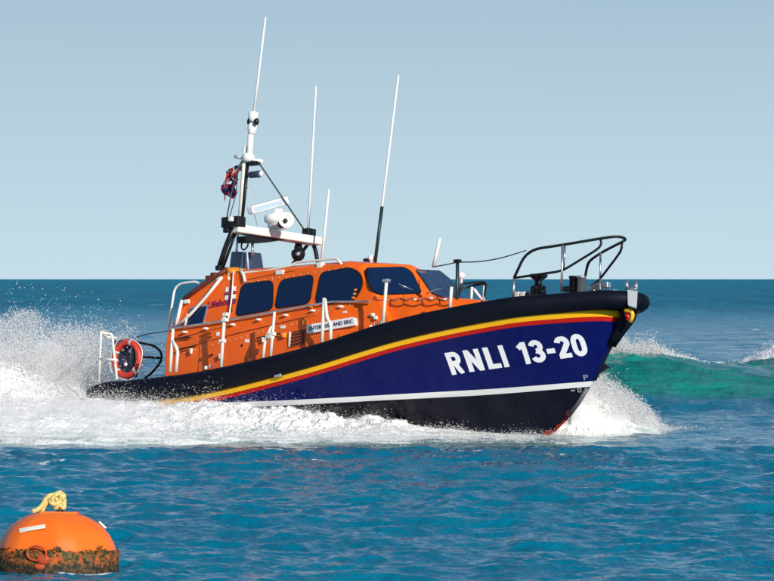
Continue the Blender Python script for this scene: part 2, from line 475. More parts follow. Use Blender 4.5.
# ---- side details on the wheelhouse
def wy(x, z):       # lower wall offset
    if z > 2.2 + .06 * (x + 2): return side_y(x, z)
    t = max(0, min(1, (z - 1.2) / 1.0)); return -(1.70 - .16 * t)
whbvh = BVHTree.FromPolygons([v.co for v in wheelhouse.data.vertices], [list(q.vertices) for q in wheelhouse.data.polygons])
def wa(px, py, o=0.0):
    oo = BINV @ EYE; d = (BINV.to_3x3() @ ray(px, py)).normalized()
    h, n_, i_, d_ = whbvh.ray_cast(oo, d)
    return h + V(0, -1, 0) * o if h else at(px, py, lambda x, z: wy(x, z) - o)
# grab rail below the windows (one pipe with brackets)
tubes('handrail', [[wa(170.5, 329.5, .09), wa(218, 322.5, .09), wa(262, 315, .09), wa(300, 308, .09), wa(335, 302, .09), wa(373, 302, .09)]], .024, STEEL, boat)
for px, py in ((186, 330.5), (207, 327), (234, 323), (260, 318), (287, 313.5), (314, 309), (342, 305)):
    q = wa(px, py + 1.8, .0); boxo('rail_bracket', q - V(.035, .09, .022), q + V(.035, .04, .022), CREAM, boat, .012)
# recessed seams of the lower wall
for pth in ([(181, 349.5), (235, 334), (300, 318.5), (345, 309)], [(176, 339), (230, 325.5)], [(232, 312), (231, 280)]):
    tubes('seam', [[wa(a, b, .004) for a, b in pth]], .011, DKORANGE, wheelhouse)
tubes('grab_bar', [[wa(178, 350.5, .07), wa(198, 346, .07)], [wa(259, 338.5, .07), wa(282, 334, .07)], [wa(176, 339, .05), wa(192, 337.5, .05)]], .018, BLACK, boat)
for px, py in ((193, 350), (265, 338.5), (222, 355)):
    q = wa(px, py, .05); bm = bmesh.new(); box(bm, q - V(.04, .05, .03), q + V(.04, .04, .03)); box(bm, q - V(.015, .05, .12), q + V(.02, .03, .0)); bevel(bm, .01, 2); [setattr(v, 'co', q + (v.co - q) * .7) for v in bm.verts]; from_bm('cleat', bm, CREAM, boat)
for px, py in ((212, 355), (242, 345.5)):
    latheo('vent_plug', [(.028, 0), (.028, .02), (.01, .024)], wa(px, py, -.01), (0, -1, .1), BLACK, wheelhouse, 12)
for pth in ([(243, 280.5), (290, 271.5), (352, 264.5)], [(252, 333), (250, 362)], [(341, 306), (338, 337)], [(200, 345), (198, 372)], [(181, 301), (176, 327)], [(286, 349.5), (305, 345), (306, 329)]):
    tubes('seam', [[wa(a, b, -.002) for a, b in pth]], .008, DKORANGE, wheelhouse)
rv = mat('bolt_heads', (.5, .42, .36), .4)
bm = bmesh.new()
for px0, py0, px1, py1, k_ in ((184, 352.5, 247, 336, 12), (252, 334, 297, 323, 9), (312, 311.5, 350, 305, 7), (244, 283, 350, 267, 16)):
    for k in range(k_):
        t = k / (k_ - 1); q = wa(px0 + (px1 - px0) * t, py0 + (py1 - py0) * t, .004); box(bm, q - V(.011, .008, .011), q + V(.011, .008, .011))
o = from_bm('bolt_row', bm, rv, wheelhouse); o['kind'] = 'stuff'
for px, py, w_, h_ in ((247, 341, .05, .035), (283, 327, .06, .03), (218, 334, .04, .04), (345, 312, .05, .02)):
    q = wa(px, py, .006); boxo('sticker', q - V(w_, .01, h_), q + V(w_, .006, h_), WHITE, wheelhouse, .003)
# louvred hatch
hq = [wa(*q, .0) for q in ((292, 333), (304, 330.5), (303, 343), (291, 346.5))]
hn = V(0, -1, .16).normalized()
bm = bmesh.new(); slab(bm, grow(hq, .03), hn, -.02, .014, .02); hf = from_bm('hatch', bm, DKORANGE, wheelhouse)
bm = bmesh.new()
for k in range(4):
    t0, t1 = k / 4 + .04, k / 4 + .17
    a = [hq[0].lerp(hq[3], t0), hq[1].lerp(hq[2], t0), hq[1].lerp(hq[2], t1), hq[0].lerp(hq[3], t1)]
    slab(bm, a, hn, .01, .03, .005)
from_bm('louvre', bm, mat('oxide_red', (.25, .04, .02), .6), hf)
q = wa(290.5, 339.5, .02); boxo('hatch_stay', q - V(.02, .02, .15), q + V(.02, .02, .15), CREAM, boat, .008)
# orange side lamps
for px, py in ((285.5, 335.5), (306.5, 323), (313.5, 306)):
    q = wa(px, py, .05); bm = bmesh.new(); box(bm, q - V(.04, .04, .05), q + V(.04, .05, .05)); bevel(bm, .02, 3); from_bm('side_lamp', bm, YEL, boat)
# white clamps by the fender
for px, py in ((206, 368.5), (211, 367), (371, 327.5), (376, 325), (381, 323.5)):
    q = at(px, py - 1, -1.8); bm = bmesh.new(); box(bm, q - V(.025, .03, .04), q + V(.025, .03, .03)); bevel(bm, .008, 2); from_bm('deck_clamp', bm, WHITE, boat)
for px, py in ((357, 290), (356, 294), (354.5, 298)):
    q = wa(px, py, .02); bm = bmesh.new(); box(bm, q - V(.03, .03, .02), q + V(.04, .02, .02)); from_bm('hinge', bm, YEL, wheelhouse)

# ---- lettering
def text_mesh(s, bold, name):
    cu = bpy.data.curves.new(name, 'FONT'); cu.body = s; cu.size = 1; cu.offset = bold; cu.space_character = 1 + bold * 1.6
    cu.resolution_u = 6
    o = bpy.data.objects.new(name, cu); COL.objects.link(o)
    bpy.context.view_layer.update()
    me = bpy.data.meshes.new_from_object(o.evaluated_get(bpy.context.evaluated_depsgraph_get()))
    bpy.data.objects.remove(o); bpy.data.curves.remove(cu)
    bm = bmesh.new(); bm.from_mesh(me); bpy.data.meshes.remove(me)
    bmesh.ops.remove_doubles(bm, verts=bm.verts, dist=1e-5)
    return bm
def fit(bm, bl, br, tl, tr, proj=None, n=1):
    xs = [v.co.x for v in bm.verts]; ys = [v.co.y for v in bm.verts]
    x0, x1, y0, y1 = min(xs), max(xs), min(ys), max(ys)
    bmesh.ops.triangulate(bm, faces=bm.faces)
    if n > 1:
        bmesh.ops.subdivide_edges(bm, edges=bm.edges, cuts=n, use_grid_fill=True)
    for v in bm.verts:
        u = (v.co.x - x0) / (x1 - x0); w = (v.co.y - y0) / (y1 - y0)
        q = (bl * (1 - u) + br * u) * (1 - w) + (tl * (1 - u) + tr * u) * w
        v.co = proj(q) if proj else q
def hproj(q):
    h, n_, i_, d_ = hullbvh.ray_cast(Vector((q.x, -4, q.z)), Vector((0, 1, 0)))
    if h is None: return q
    if n_.y > 0: n_ = -n_
    return h + n_ * .006
def hat(px, py):
    o = BINV @ EYE; d = (BINV.to_3x3() @ ray(px, py)).normalized()
    h, n_, i_, d_ = hullbvh.ray_cast(o, d); return h
def hull_text(s, bold, bl, br, tl, tr, name='lettering', m=LETTER, n=2):
    bm = text_mesh(s, bold, name); fit(bm, hat(*bl), hat(*br), hat(*tl), hat(*tr), hproj, n)
    return from_bm(name, bm, m, hull, fix=False)
def arc(cx, cy, rx_, ry_, a0, a1, n=10): return [(cx + rx_ * cos(radians(a0 + (a1 - a0) * k / n)), cy + ry_ * sin(radians(a0 + (a1 - a0) * k / n))) for k in range(n + 1)]
T_ = .222      # stroke width; glyph cells are 1 high
GLYPH = {   # width, strokes (closed flag, points of the centre line)
    'R': (.62, [(0, [(.1, 0), (.1, 1)]), (0, [(.1, .9), (.33, .9)] + arc(.33, .695, .185, .205, 90, -90) + [(.1, .49)]), (0, [(.30, .50), (.52, 0)])]),
    'N': (.66, [(0, [(.1, 0), (.1, 1)]), (0, [(.56, 0), (.56, 1)]), (0, [(.10, .97), (.56, .03)])]),
    'L': (.52, [(0, [(.1, 0), (.1, 1)]), (0, [(.1, .1), (.52, .1)])]),
    'I': (.2, [(0, [(.1, 0), (.1, 1)])]),
    '1': (.38, [(0, [(.28, 0), (.28, 1)]), (0, [(.02, .74), (.28, .93)])]),
    '3': (.56, [(0, arc(.27, .71, .185, .195, 165, -75, 14) + [(.24, .52)]), (0, [(.24, .52)] + arc(.27, .29, .20, .20, 82, -165, 14))]),
    '-': (.34, [(0, [(.03, .42), (.31, .42)])]),
    '2': (.56, [(0, arc(.28, .70, .185, .205, 170, -25, 12) + [(.13, .12)]), (0, [(.05, .1), (.54, .1)])]),
    '0': (.58, [(1, arc(.29, .65, .19, .25, 0, 180) + arc(.29, .35, .19, .25, 180, 360))]),
}
def glyph(ch, bl, br, tl, tr):
    wd_, strokes = GLYPH[ch]; bm = bmesh.new(); A, B, C_4, D4 = hat(*bl), hat(*br), hat(*tl), hat(*tr)
    for si, (cl, pts) in enumerate(strokes):
        fine = []
        m = len(pts)
        for i in range(m if cl else m - 1):
            a, b = pts[i], pts[(i + 1) % m]; dl = math.dist(a, b)
            if dl < 1e-6: continue
            k = max(1, int(dl / .12))
            for q in range(k): fine.append((a[0] + (b[0] - a[0]) * q / k, a[1] + (b[1] - a[1]) * q / k))
        if not cl: fine.append(pts[-1])
        n = len(fine); rows = []
        for i, (x, y) in enumerate(fine):
            a = fine[i - 1] if (i or cl) else fine[0]; b = fine[(i + 1) % n] if (i < n - 1 or cl) else fine[-1]
            tx, ty = b[0] - a[0], b[1] - a[1]; l = math.hypot(tx, ty) or 1; nx, ny = -ty / l, tx / l
            row = []
            for w in (-.5, 0, .5):
                gx_, gy_ = (x + nx * w * T_) / wd_, y + ny * w * T_
                gy_ = min(1.0, max(0, gy_)) if ch in 'RN2L' else gy_
                q = (A * (1 - gx_) + B * gx_) * (1 - gy_) + (C_4 * (1 - gx_) + D4 * gx_) * gy_
                h_ = hproj(q); row.append(bm.verts.new(h_ + V(0, -.0015 * si, 0)))
            rows.append(row)
        for i in range(n if cl else n - 1):
            p0, p1 = rows[i], rows[(i + 1) % n]
            for w in (0, 1): bm.faces.new((p0[w], p0[w + 1], p1[w + 1], p1[w]))
    bmesh.ops.recalc_face_normals(bm, faces=bm.faces)
    o = from_bm('letter', bm, LETTER, hull, fix=False); return o
for ch, bl, br, tl, tr in (
    ('R', (452.5, 375), (465.5, 373), (444.5, 353), (457.5, 351)),
    ('N', (470, 372), (485, 370), (462.5, 350.5), (477.5, 348.5)),
    ('L', (489.5, 369.3), (502.5, 367.5), (482, 347.8), (495, 346)),
    ('I', (505, 367.3), (509.5, 366.7), (497.5, 345.6), (502, 345)),
    ('1', (522.5, 364.7), (531, 363.6), (515.5, 343), (524, 341.8)),
    ('3', (534, 362.8), (547, 361), (527, 341.2), (540, 339.4)),
    ('-', (548.5, 360.5), (558.5, 359.2), (542, 339), (552, 337.8)),
    ('2', (559.5, 359), (573.5, 357), (552.5, 337.5), (566.5, 335.5)),
    ('0', (575.5, 356.8), (589, 355), (568.5, 335), (582, 333.2))):
    glyph(ch, bl, br, tl, tr)
DRAFT = mat('draught_grey', (.30, .30, .32), .5)
hull_text('P', .01, (584, 380), (588.5, 379.5), (583, 375), (588, 374.5), n=1, m=DRAFT)
hull_text('0', .02, (578, 393), (582, 392), (577, 388), (581, 387), n=1, m=DRAFT)
hull_text('-', .02, (571, 391.5), (575, 391), (571, 390), (575, 389.5), n=1, m=DRAFT)

# name plate
pl = [wa(309, 325.5, .07), wa(357, 317.2, .07), wa(358, 325.6, .07), wa(309.3, 334.2, .07)]
pn = (pl[1] - pl[0]).cross(pl[3] - pl[0]).normalized(); pn = pn if pn.y < 0 else -pn
bm = bmesh.new(); slab(bm, pl, pn, -.09, .012, .05); plate = from_bm('name_plate', bm, WHITE, wheelhouse)
bm = text_mesh('ENTERPRISE AND ERIC', .03, 't')
def pin(a, b, c_, d_, u, w): return (a * (1 - u) + b * u) * (1 - w) + (c_ * (1 - u) + d_ * u) * w + pn * .018
fit(bm, pin(pl[3], pl[2], pl[0], pl[1], .05, .28), pin(pl[3], pl[2], pl[0], pl[1], .96, .28), pin(pl[3], pl[2], pl[0], pl[1], .05, .74), pin(pl[3], pl[2], pl[0], pl[1], .96, .74))
from_bm('lettering', bm, NAVYV, plate, fix=False)
# emblem and word by the aft quarter light
def la(px, py, o=.006): return wa(px, py, o)
bm = bmesh.new(); slab(bm, [la(226, 287.5), la(236, 286), la(235.5, 298.5), la(225, 300)], V(0, -1, .18).normalized(), -.03, .004, .01); emb = from_bm('emblem', bm, WHITE, wheelhouse)
en = V(0, -1, .18).normalized()
bm = bmesh.new()
for quad, mi, t in (([(225.2, 292.4), (236, 290.8), (235.9, 294), (225.1, 295.6)], 0, .006), ([(229.6, 287), (232.2, 286.6), (231.4, 299.2), (228.8, 299.6)], 0, .008),
                 ([(225.2, 293.4), (236, 291.8), (235.9, 293), (225.1, 294.6)], 1, .010), ([(230.4, 287), (231.4, 286.8), (230.6, 299.2), (229.6, 299.4)], 1, .012)):
    slab(bm, [la(*q) for q in quad], en, -.002, t, .004, mi)
from_bm('emblem_cross', bm, [NAVYV, REDV], emb)
bm = text_mesh('Lifeboats', .03, 't'); fit(bm, la(208, 308.5, .012), la(236, 303.5, .012), la(208.5, 301.5, .012), la(236.5, 296.5, .012))
from_bm('lettering', bm, MAGENTA, wheelhouse, fix=False)

# ---- roof rails, roof lamps, aerials
def ra(px, py, y): return at(px, py, y)
tubes('roof_rail', [[ra(246, 281, -1.3), ra(243, 272.5, -1.28), ra(262, 271.5, -1.25), ra(290, 266, -1.25), ra(296, 262.5, -1.22), ra(337, 258.5, -1.22), ra(342, 264.5, -1.24)]], .025, CREAM, boat, .08)
tubes('roof_rail', [[V(-2.5, 1.2, 3.3), V(-2.5, 1.2, 3.45), V(-.2, 1.2, 3.47), V(-.2, 1.2, 3.3)]], .025, CREAM, boat, .08)
q = ra(281, 273, -1.27); boxo('roof_lamp', q - V(.11, .06, .04), q + V(.11, .06, .06), CREAM, boat, .02)
q = ra(321, 266, -1.22); boxo('aerial_foot', q - V(.07, .07, .05), q + V(.07, .07, .07), CREAM, boat, .02)
def dome(px, py, y, r, name='dome_lamp', drop=0.12):
    q = at(px, py, y); bm = bmesh.new()
    lathe(bm, [(r * .01, r), (r * .5, r * .87), (r * .87, r * .5), (r, 0), (r * .9, -r * .5), (r * .55, -r * .85), (r * .4, -r)], Matrix.Translation(q), 20)
    lathe(bm, [(r * .35, -r * .95), (r * .35, -r - drop)], Matrix.Translation(q), 10)
    return from_bm(name, bm, WHITE, boat)
dome(371, 258, .1, .068)
dome(461.5, 275.5, 1.15, .075)
q = at(366.5, 260, .05); boxo('horn', q - V(.05, .05, .05), q + V(.05, .05, .03), BLACK, boat, .01)
def whip(name, base, top, y, r=.022, m=WHITE, yt=None, dark=None):
    a = at(*base, y); b = at(*top, y if yt is None else yt)
    bm = bmesh.new(); tube(bm, [a, a.lerp(b, .5), b], r, 8, r2=r * .75)
    o = from_bm(name, bm, m, boat)
    if dark:
        bm = bmesh.new(); tube(bm, [a - (b - a).normalized() * .03, a.lerp(b, dark)], r * 1.25, 8); from_bm('aerial_base', bm, mat('dark_green', (.01, .03, .03), .4), o)
    return o
whip('aerial', (308, 232), (316, 86), 1.0, .026)
whip('aerial', (321.5, 262), (329, 189), .7, .03)
whip('aerial', (375, 263), (398.5, 75), .1, .028, dark=.3)
whip('aerial', (433.5, 267), (440, 238), .95, .04)

# ---- mast frame
CB = -2.95
S_, P_ = atx(233, 229, CB), atx(317.5, 242, CB)
cs, cp = V(-2.95, -1.18, 4.20), V(-2.85, 1.17, 4.20)
cs = at(233, 228.5, -1.15); cp = at(317.5, 241.5, 1.15)
d = (cp - cs)
ang = math.atan2(d.y, d.x)
bm = bmesh.new(); L = d.length
Mx = Matrix.Translation(cs) @ d.to_track_quat('X', 'Z').to_matrix().to_4x4()
vsb = box(bm, (0, -.17, -.085), (L, .17, .085)); bevel(bm, .03, 3)
for v in bm.verts: v.co = Mx @ v.co
from_bm('mast_beam', bm, CREAM, boat)
bm = bmesh.new()
uq = [at(241, 236, -.9), at(262, 239, -.3), at(283, 240, .2), at(262, 243, -.3), at(242, 243, -.9)]
slab(bm, uq, V(1, 0, 0), -.12, .12, .04); from_bm('beam_gearbox', bm, BLACK, boat)
# legs
def leg(pts, r):
    tubes('mast_leg', [pts], r, BLACK, boat, .1, 10)
leg([at(218.5, 269, -1.12), at(226, 246, -1.12), at(233.5, 228, -1.12)], .055)
leg([at(222.5, 269, -.95), at(237, 229, -1.0)], .03)
leg([at(317.5, 262, 1.12), at(316, 252, 1.12), at(313, 243, 1.12)], .045)
leg([at(317.5, 262, 1.12) + V(-.7, 0, 0), at(309, 243, 1.1)], .035)
# black boxes at the beam ends
q = at(232, 222, -1.1); boxo('junction_box', q - V(.2, .12, .12), q + V(.28, .12, .1), BLACK, boat, .02)
q = at(226.5, 226, -1.15); boxo('junction_box', q - V(.06, .05, .14), q + V(.1, .05, .12), BLACK, boat, .02)
q = at(231, 219, -1.3); boxo('stern_lamp', q - V(.05, .04, .05), q + V(.05, .04, .05), WHITE, boat, .02)
q = at(309, 232.5, 1.05); boxo('junction_box', q - V(.1, .12, .1), q + V(.1, .12, .08), BLACK, boat, .02)
# main mast: lower twin tubes, upper pole, lantern, whip
MY = -.55
def ma(px, py): return at(px, py, MY)
tubes('mast_pole', [[ma(235, 268), ma(239, 222)], ], .028, STEEL, boat)
tubes('mast_pole', [[ma(239.5, 228), ma(245.5, 146)]], .05, CREAM, boat, seg=10)
tubes('mast_pole', [[ma(241.5, 226), ma(248, 160)]], .035, BLACK, boat)
tubes('mast_pole', [[ma(249.3, 160), ma(251, 131)]], .065, WHITE, boat, seg=12)
bm = bmesh.new(); a, b = ma(251.7, 134), ma(253.6, 111.5); ax = (b - a)
h = ax.length
lathe(bm, [(.06, 0), (.085, .01), (.085, .06), (.10, .09), (.10, h * .48), (.06, h * .5), (.06, h * .56), (.105, h * .58), (.105, h * .97), (.07, h)], dirM(a, ax), 18)
lan = from_bm('mast_lantern', bm, WHITE, boat)
for px in (249.5, 256.5):
    q = at(px, 121.5, MY - .07); latheo('lens', [(.02, -.07), (.05, -.04), (.055, 0), (.05, .04), (.02, .07)], q, ax, BLACK, lan, 12)
whip('aerial', (254, 112), (265.5, 17), MY, .028)
# spreader
tubes('spreader', [[ma(235, 156.5), ma(243, 158), ma(262, 161)]], .035, WHITE, boat)
bm = bmesh.new(); lathe(bm, [(.05, -.1), (.13, -.06), (.13, .04), (.06, .1)], Matrix.Translation(ma(248.5, 157.5)), 16); from_bm('mast_collar', bm, WHITE, boat)
q = ma(240, 168); boxo('mast_box', q - V(.07, .05, .05), q + V(.07, .05, .05), BLACK, boat, .01)
q = ma(254, 163.5); boxo('mast_box', q - V(.14, .05, .04), q + V(.14, .05, .04), BLACK, boat, .01)
bm = bmesh.new(); a = ma(249, 175); lathe(bm, [(.05, 0), (.07, .05), (.07, .2), (.075, .28), (.06, .33)], dirM(a, V(1, 0, 0)), 14)
fl = from_bm('searchlight', bm, NAVYBOX, boat)
latheo('lens', [(.06, 0), (.055, .03), (.01, .05)], a + V(.33, 0, 0), (1, 0, 0), WHITE, fl, 14)
tubes('stay', [[ma(257, 160), at(307, 234, 1.05)]], .016, ROPE, boat)
tubes('stay', [[ma(243, 158), at(232, 190, -.95), at(226, 222, -1.1)]], .014, ROPE, boat)
tubes('stay', [[ma(244, 175), at(259, 232, .3)]], .006, CREAM, boat)
# radar scanner
rp = at(277, 229, .05)
latheo('radar_pedestal', [(.16, 0), (.2, .03), (.2, .1), (.27, .13), (.29, .2), (.27, .27), (.16, .31), (.1, .36), (.1, .42)], rp, (0.05, 0, 1), WHITE, boat, 24)
q0, q1 = at(250, 210.5, -.6), at(286, 200.5, .5)
bm = bmesh.new(); dd = q1 - q0
Mq = Matrix.Translation(q0) @ dd.to_track_quat('X', 'Z').to_matrix().to_4x4()
box(bm, (0, -.09, -.085), (dd.length, .09, .09)); bevel(bm, .05, 4)
for v in bm.verts: v.co = Mq @ v.co
sc_ = from_bm('radar_scanner', bm, WHITE, boat)
bm = bmesh.new(); box(bm, (.03, -.096, -.045), (dd.length * .82, -.086, .05))
box(bm, (.03, .086, -.045), (dd.length * .82, .096, .05))
for v in bm.verts: v.co = Mq @ v.co
from_bm('scanner_window', bm, RADARBLUE, sc_)
# loudhailer
a = at(283.5, 222.5, -.25); ax = V(.8, -.55, .1)
latheo('loudhailer', [(.05, -.12), (.055, 0), (.07, .1), (.12, .2), (.17, .24), (.16, .23), (.05, .12), (.005, .12)], a, ax, WHITE, boat, 20)
latheo('loudhailer_driver', [(.07, -.2), (.09, -.16), (.09, -.08), (.05, -.04)], a, ax, BLACK, boat, 14)
latheo('horn_throat', [(.045, .115), (.05, .17), (.01, .2)], a, ax, BLACK, boat, 12)
# hanging camera
a = at(298.5, 243, .75)
latheo('camera_turret', [(.075, .1), (.075, -.06), (.09, -.08), (.09, -.14), (.14, -.17), (.15, -.24), (.12, -.33), (.06, -.38), (.01, -.39)], a, (0, 0, 1), BLACK, boat, 18)
latheo('lens', [(.05, 0), (.045, .03), (.01, .04)], a + V(.08, -.1, -.25), (.6, -.8, 0), STEEL, boat, 12)
# cables and lockers under the beam
tubes('cable', [[at(242, 242, -.8), at(241, 248, -.8), at(244, 250.5, -.8), at(248, 246, -.8), at(248, 241, -.8)]], .018, BLACK, boat, .08)
tubes('mast_pole', [[at(252.5, 243, -.6), at(252.5, 256, -.6)]], .03, STEEL, boat)
a = at(247, 270, -.45)
bm = bmesh.new()
lo = [at(235, 271, -.75), at(258, 269, -.2)]
vv = [at(237, 252, -.75), at(255.5, 252.5, -.2), at(258.5, 270.5, -.2), at(234.5, 271, -.75)]
slab(bm, vv, (vv[1] - vv[0]).cross(vv[3] - vv[0]).normalized(), -.16, .16, .04)
from_bm('roof_locker', bm, NAVYBOX, boat)
tubes('locker_strap', [[at(247, 251.5, -.75), at(248.3, 270, -.75)]], .02, RADARBLUE, boat)
# rounded yellow-orange lump on the roof's aft edge
bm = bmesh.new(); bmesh.ops.create_uvsphere(bm, u_segments=24, v_segments=14, radius=1)
for v in bm.verts:
    c_ = v.co.copy(); k = 1 + .12 * sin(c_.x * 5 + c_.z * 3) + .08 * sin(c_.y * 9 + 1) ; v.co = V(c_.x * .34 * k, c_.y * .28 * k, c_.z * .14 * k)
    v.co += at(237, 274.5, -1.0)
from_bm('orange_lump', bm, YEL, boat, True)
tubes('roof_strap', [[at(240, 269, -1.25), at(244, 276, -1.35), at(245, 282, -1.36)], [at(229, 271, -1.2), at(229, 280, -1.32)]], .03, CREAM, boat)
for px, py, y in ((219, 268, -1.2), (225, 270, -1.2), (214, 275, -1.3), (209, 278, -1.3)):
    q = at(px, py, y); boxo('roof_fitting', q - V(.07, .05, .05), q + V(.07, .05, .05), BLACK if px > 215 else DKORANGE, boat, .02)

# ---- aft ladder frames
tubes('ladder_frame', [[at(168, 330, -1.2), at(174.5, 289, -1.2), at(180, 283.5, -1.2), at(196, 281.5, -1.2), at(206, 287, -1.2)]], .026, WHITE, boat, .12)
tubes('ladder_frame', [[at(175, 330, -1.45), at(182, 300, -1.45)]], .035, WHITE, boat)
tubes('ladder_frame', [[at(176, 327, -1.52), at(190, 315, -1.52), at(206, 297, -1.45), at(222, 277, -1.4)]], .034, CREAM, boat)
tubes('ladder_frame', [[at(184, 329, -1.52), at(188, 314, -1.52)]], .022, WHITE, boat)
tubes('ladder_frame', [[at(184, 299, -1.4), at(200, 287, -1.36), at(214, 277.5, -1.3), at(226, 270, -1.25)]], .05, DKORANGE, boat)
q = at(187, 301.5, -1.43); boxo('tread', q - V(.07, .02, .04), q + V(.07, .02, .04), WHITE, boat, .01)
# vertical conduit at window one
tubes('conduit', [[la(233.5, 271, .03), la(233, 298, .04), la(230.5, 318, .05), la(229.5, 320, .08)]], .016, CREAM, boat)

# ---- deck stanchions and guard rails
def dy(x, z): return -(hb(x) - .14)
def da(px, py): return at(px, py, dy)
posts = [
    [[(173, 329), (170, 372)], [(172, 340), (178, 350), (176, 372)]],
    [[(224.5, 315), (221, 369)]],
    [[(274.5, 312), (270.5, 358)], [(272, 326), (265, 340), (263, 359)]],
    [[(324, 298), (322, 344)], [(325, 299), (327, 318), (331, 324), (330.5, 342)]],
    [[(386.5, 281), (383, 324)]],
    [[(451.5, 287), (450, 308)]],
]
for i, grp in enumerate(posts):
    tubes('stanchion', [[da(*q) for q in pth] for pth in grp], .034 if i != 2 else .03, CREAM, boat, .1)
q = da(386.5, 280.5); boxo('post_cap', q - V(.07, .05, .03), q + V(.07, .05, .03), STEEL, boat, .01)
for px, py in ((226, 314.5), (225, 320), (222.5, 341), (272.5, 334), (271, 337)):
    q = da(px, py); boxo('clamp', q - V(.06, .05, .035), q + V(.06, .05, .035), CREAM, boat, .01)
# dark jackstay post, guard wire forward
tubes('guard_post', [[at(457, 308, -.9), at(457.5, 261, -.9)]], .035, mat('dark_grey_steel', (.03, .05, .06), .4, metal=.4), boat)
q = at(457.5, 261, -.9); boxo('post_cap', q - V(.07, .05, .03), q + V(.07, .05, .03), BLACK, boat, .01)
wire = [at(433, 267, -.3), at(447, 264.5, -.6), at(458, 262, -.9), at(478, 262, -.95), at(500, 258.5, -1.1), at(526, 250.5, -1.2)]
tubes('guard_wire', [wire], .012, ROPE, boat, .3)
# port rail abreast the windscreen
tubes('guard_rail', [[at(457, 301, .9), at(462, 283.5, 1.0), at(484, 282, 1.5), at(486, 284, 1.6), at(483.5, 300, 1.6)], [at(458, 290, 1.0), at(470, 286.5, 1.3), at(485, 283, 1.6)]], .025, BLACK, boat, .05)
tubes('guard_rail', [[at(472, 287, 1.3), at(471, 302, 1.3)], [at(474, 289, 1.3), at(482, 300, 1.5)], [at(484.5, 284, 1.6), at(483.5, 300, 1.6)]], .03, WHITE, boat)
# dangling grab line over the coachroof front
trbvh = BVHTree.FromPolygons([v.co for v in trunk.data.vertices], [list(q.vertices) for q in trunk.data.polygons])
def ta(px, py, o=.03):
    oo = BINV @ EYE; d = (BINV.to_3x3() @ ray(px, py)).normalized(); best = None
    for t_ in (whbvh, trbvh):
        h, n_, i_, d_ = t_.ray_cast(oo, d)
        if h and (best is None or d_ < best[1]): best = (h, d_)
    return (best[0] if best else at(px, py, -.5)) - d * o
def span(name, pts, r, m):
    bm = bmesh.new(); tube(bm, pts, r, 6); return from_bm(name, bm, m, boat, fix=False)
span('grab_line', [ta(374 + 76 * k / 60, 297.5 + 2.6 * abs(sin(k / 60 * 6 * pi)) + .5 * k / 60) for k in range(61)], .008, ROPE)
span('grab_line', [ta(390 + 62 * k / 50, 304 - .8 * k / 50 + 2.2 * abs(sin(k / 50 * 4 * pi))) for k in range(51)], .008, DKORANGE)
for a_, b_ in (((403, 295), (404, 303)), ((421, 296), (424, 305)), ((437, 296), (441, 304)), ((389, 297), (392, 306))):
    span('line_fall', [ta(*a_), ta((a_[0] + b_[0]) / 2, (a_[1] + b_[1]) / 2), ta(*b_)], .007, DKORANGE)
for px, py, t in ((377, 296, 0), (388, 299.5, .1), (401, 296.5, .3), (415, 299.5, .5), (431, 298, .7), (445, 299.5, .9)):
    q = ta(px, py); bm = bmesh.new(); box(bm, q - V(.03, .03, .02), q + V(.03, .03, .02)); bevel(bm, .01, 2); from_bm('line_clip', bm, YEL if t < .5 else CREAM, boat)
for px, py in ((374, 315), (377, 318)):
    q = wa(px, py, .04); boxo('deck_fitting', q - V(.035, .035, .035), q + V(.035, .035, .035), CREAM, boat, .015)
# ---- windscreen wipers
for a_, b_, s in (((412, 291), (398, 285), 0), ((427, 293), (441, 289), 1)):
    F3 = (f1, f2, f3) if not s else (f1p, f2p, f3); nn = FN if not s else FNp
    tubes('wiper', [[atplane(*a_, *F3) + nn * .03, atplane(*b_, *F3) + nn * .03]], .012, STEEL, wheelhouse)

# ---- pulpit
def pyf(x, z): return -max(.12, interp(x, [4.4, 5.2, 5.8, 6.3], [1.28, .95, .62, .25]))
def pa(px, py): return at(px, py, pyf)
def mir(p_): return V(p_.x, -p_.y, p_.z)
top = [pa(514, 278), pa(527, 250), pa(562, 245), pa(600, 238.5), pa(618, 236)]
apex = at(627, 239, 0.0)
ring = bend([top[0], top[1], top[2], top[3], top[4], V(apex.x, 0, apex.z), at(620, 243, .3), at(604, 251, .55), at(590, 260, .8), at(587, 266, .88), at(583, 290, .9)], r=.3)
bm = bmesh.new(); tube(bm, ring, .028, 10); from_bm('pulpit_rail', bm, BLACK, boat, fix=False)
tubes('pulpit_rail', [[pa(514, 278), pa(562, 271), pa(598, 249), pa(601.5, 244), pa(600.5, 239)]], .025, BLACK, boat, .15)
tubes('pulpit_rail', [[at(622, 242, .25), at(621.5, 250, .25), at(616, 258, .3), at(600, 279, .5), at(590, 287, .8)]], .025, BLACK, boat, .15)
tubes('pulpit_post', [[pa(514, 278), pa(513.5, 299)], [pa(562.5, 245), pa(561.5, 292)]], .024, STEEL, boat)
tubes('pulpit_post', [[at(600.5, 252, .5), at(600, 290, .5)], [at(565, 246, -.3), at(563.5, 271, -.3)]], .022, STEEL, boat)
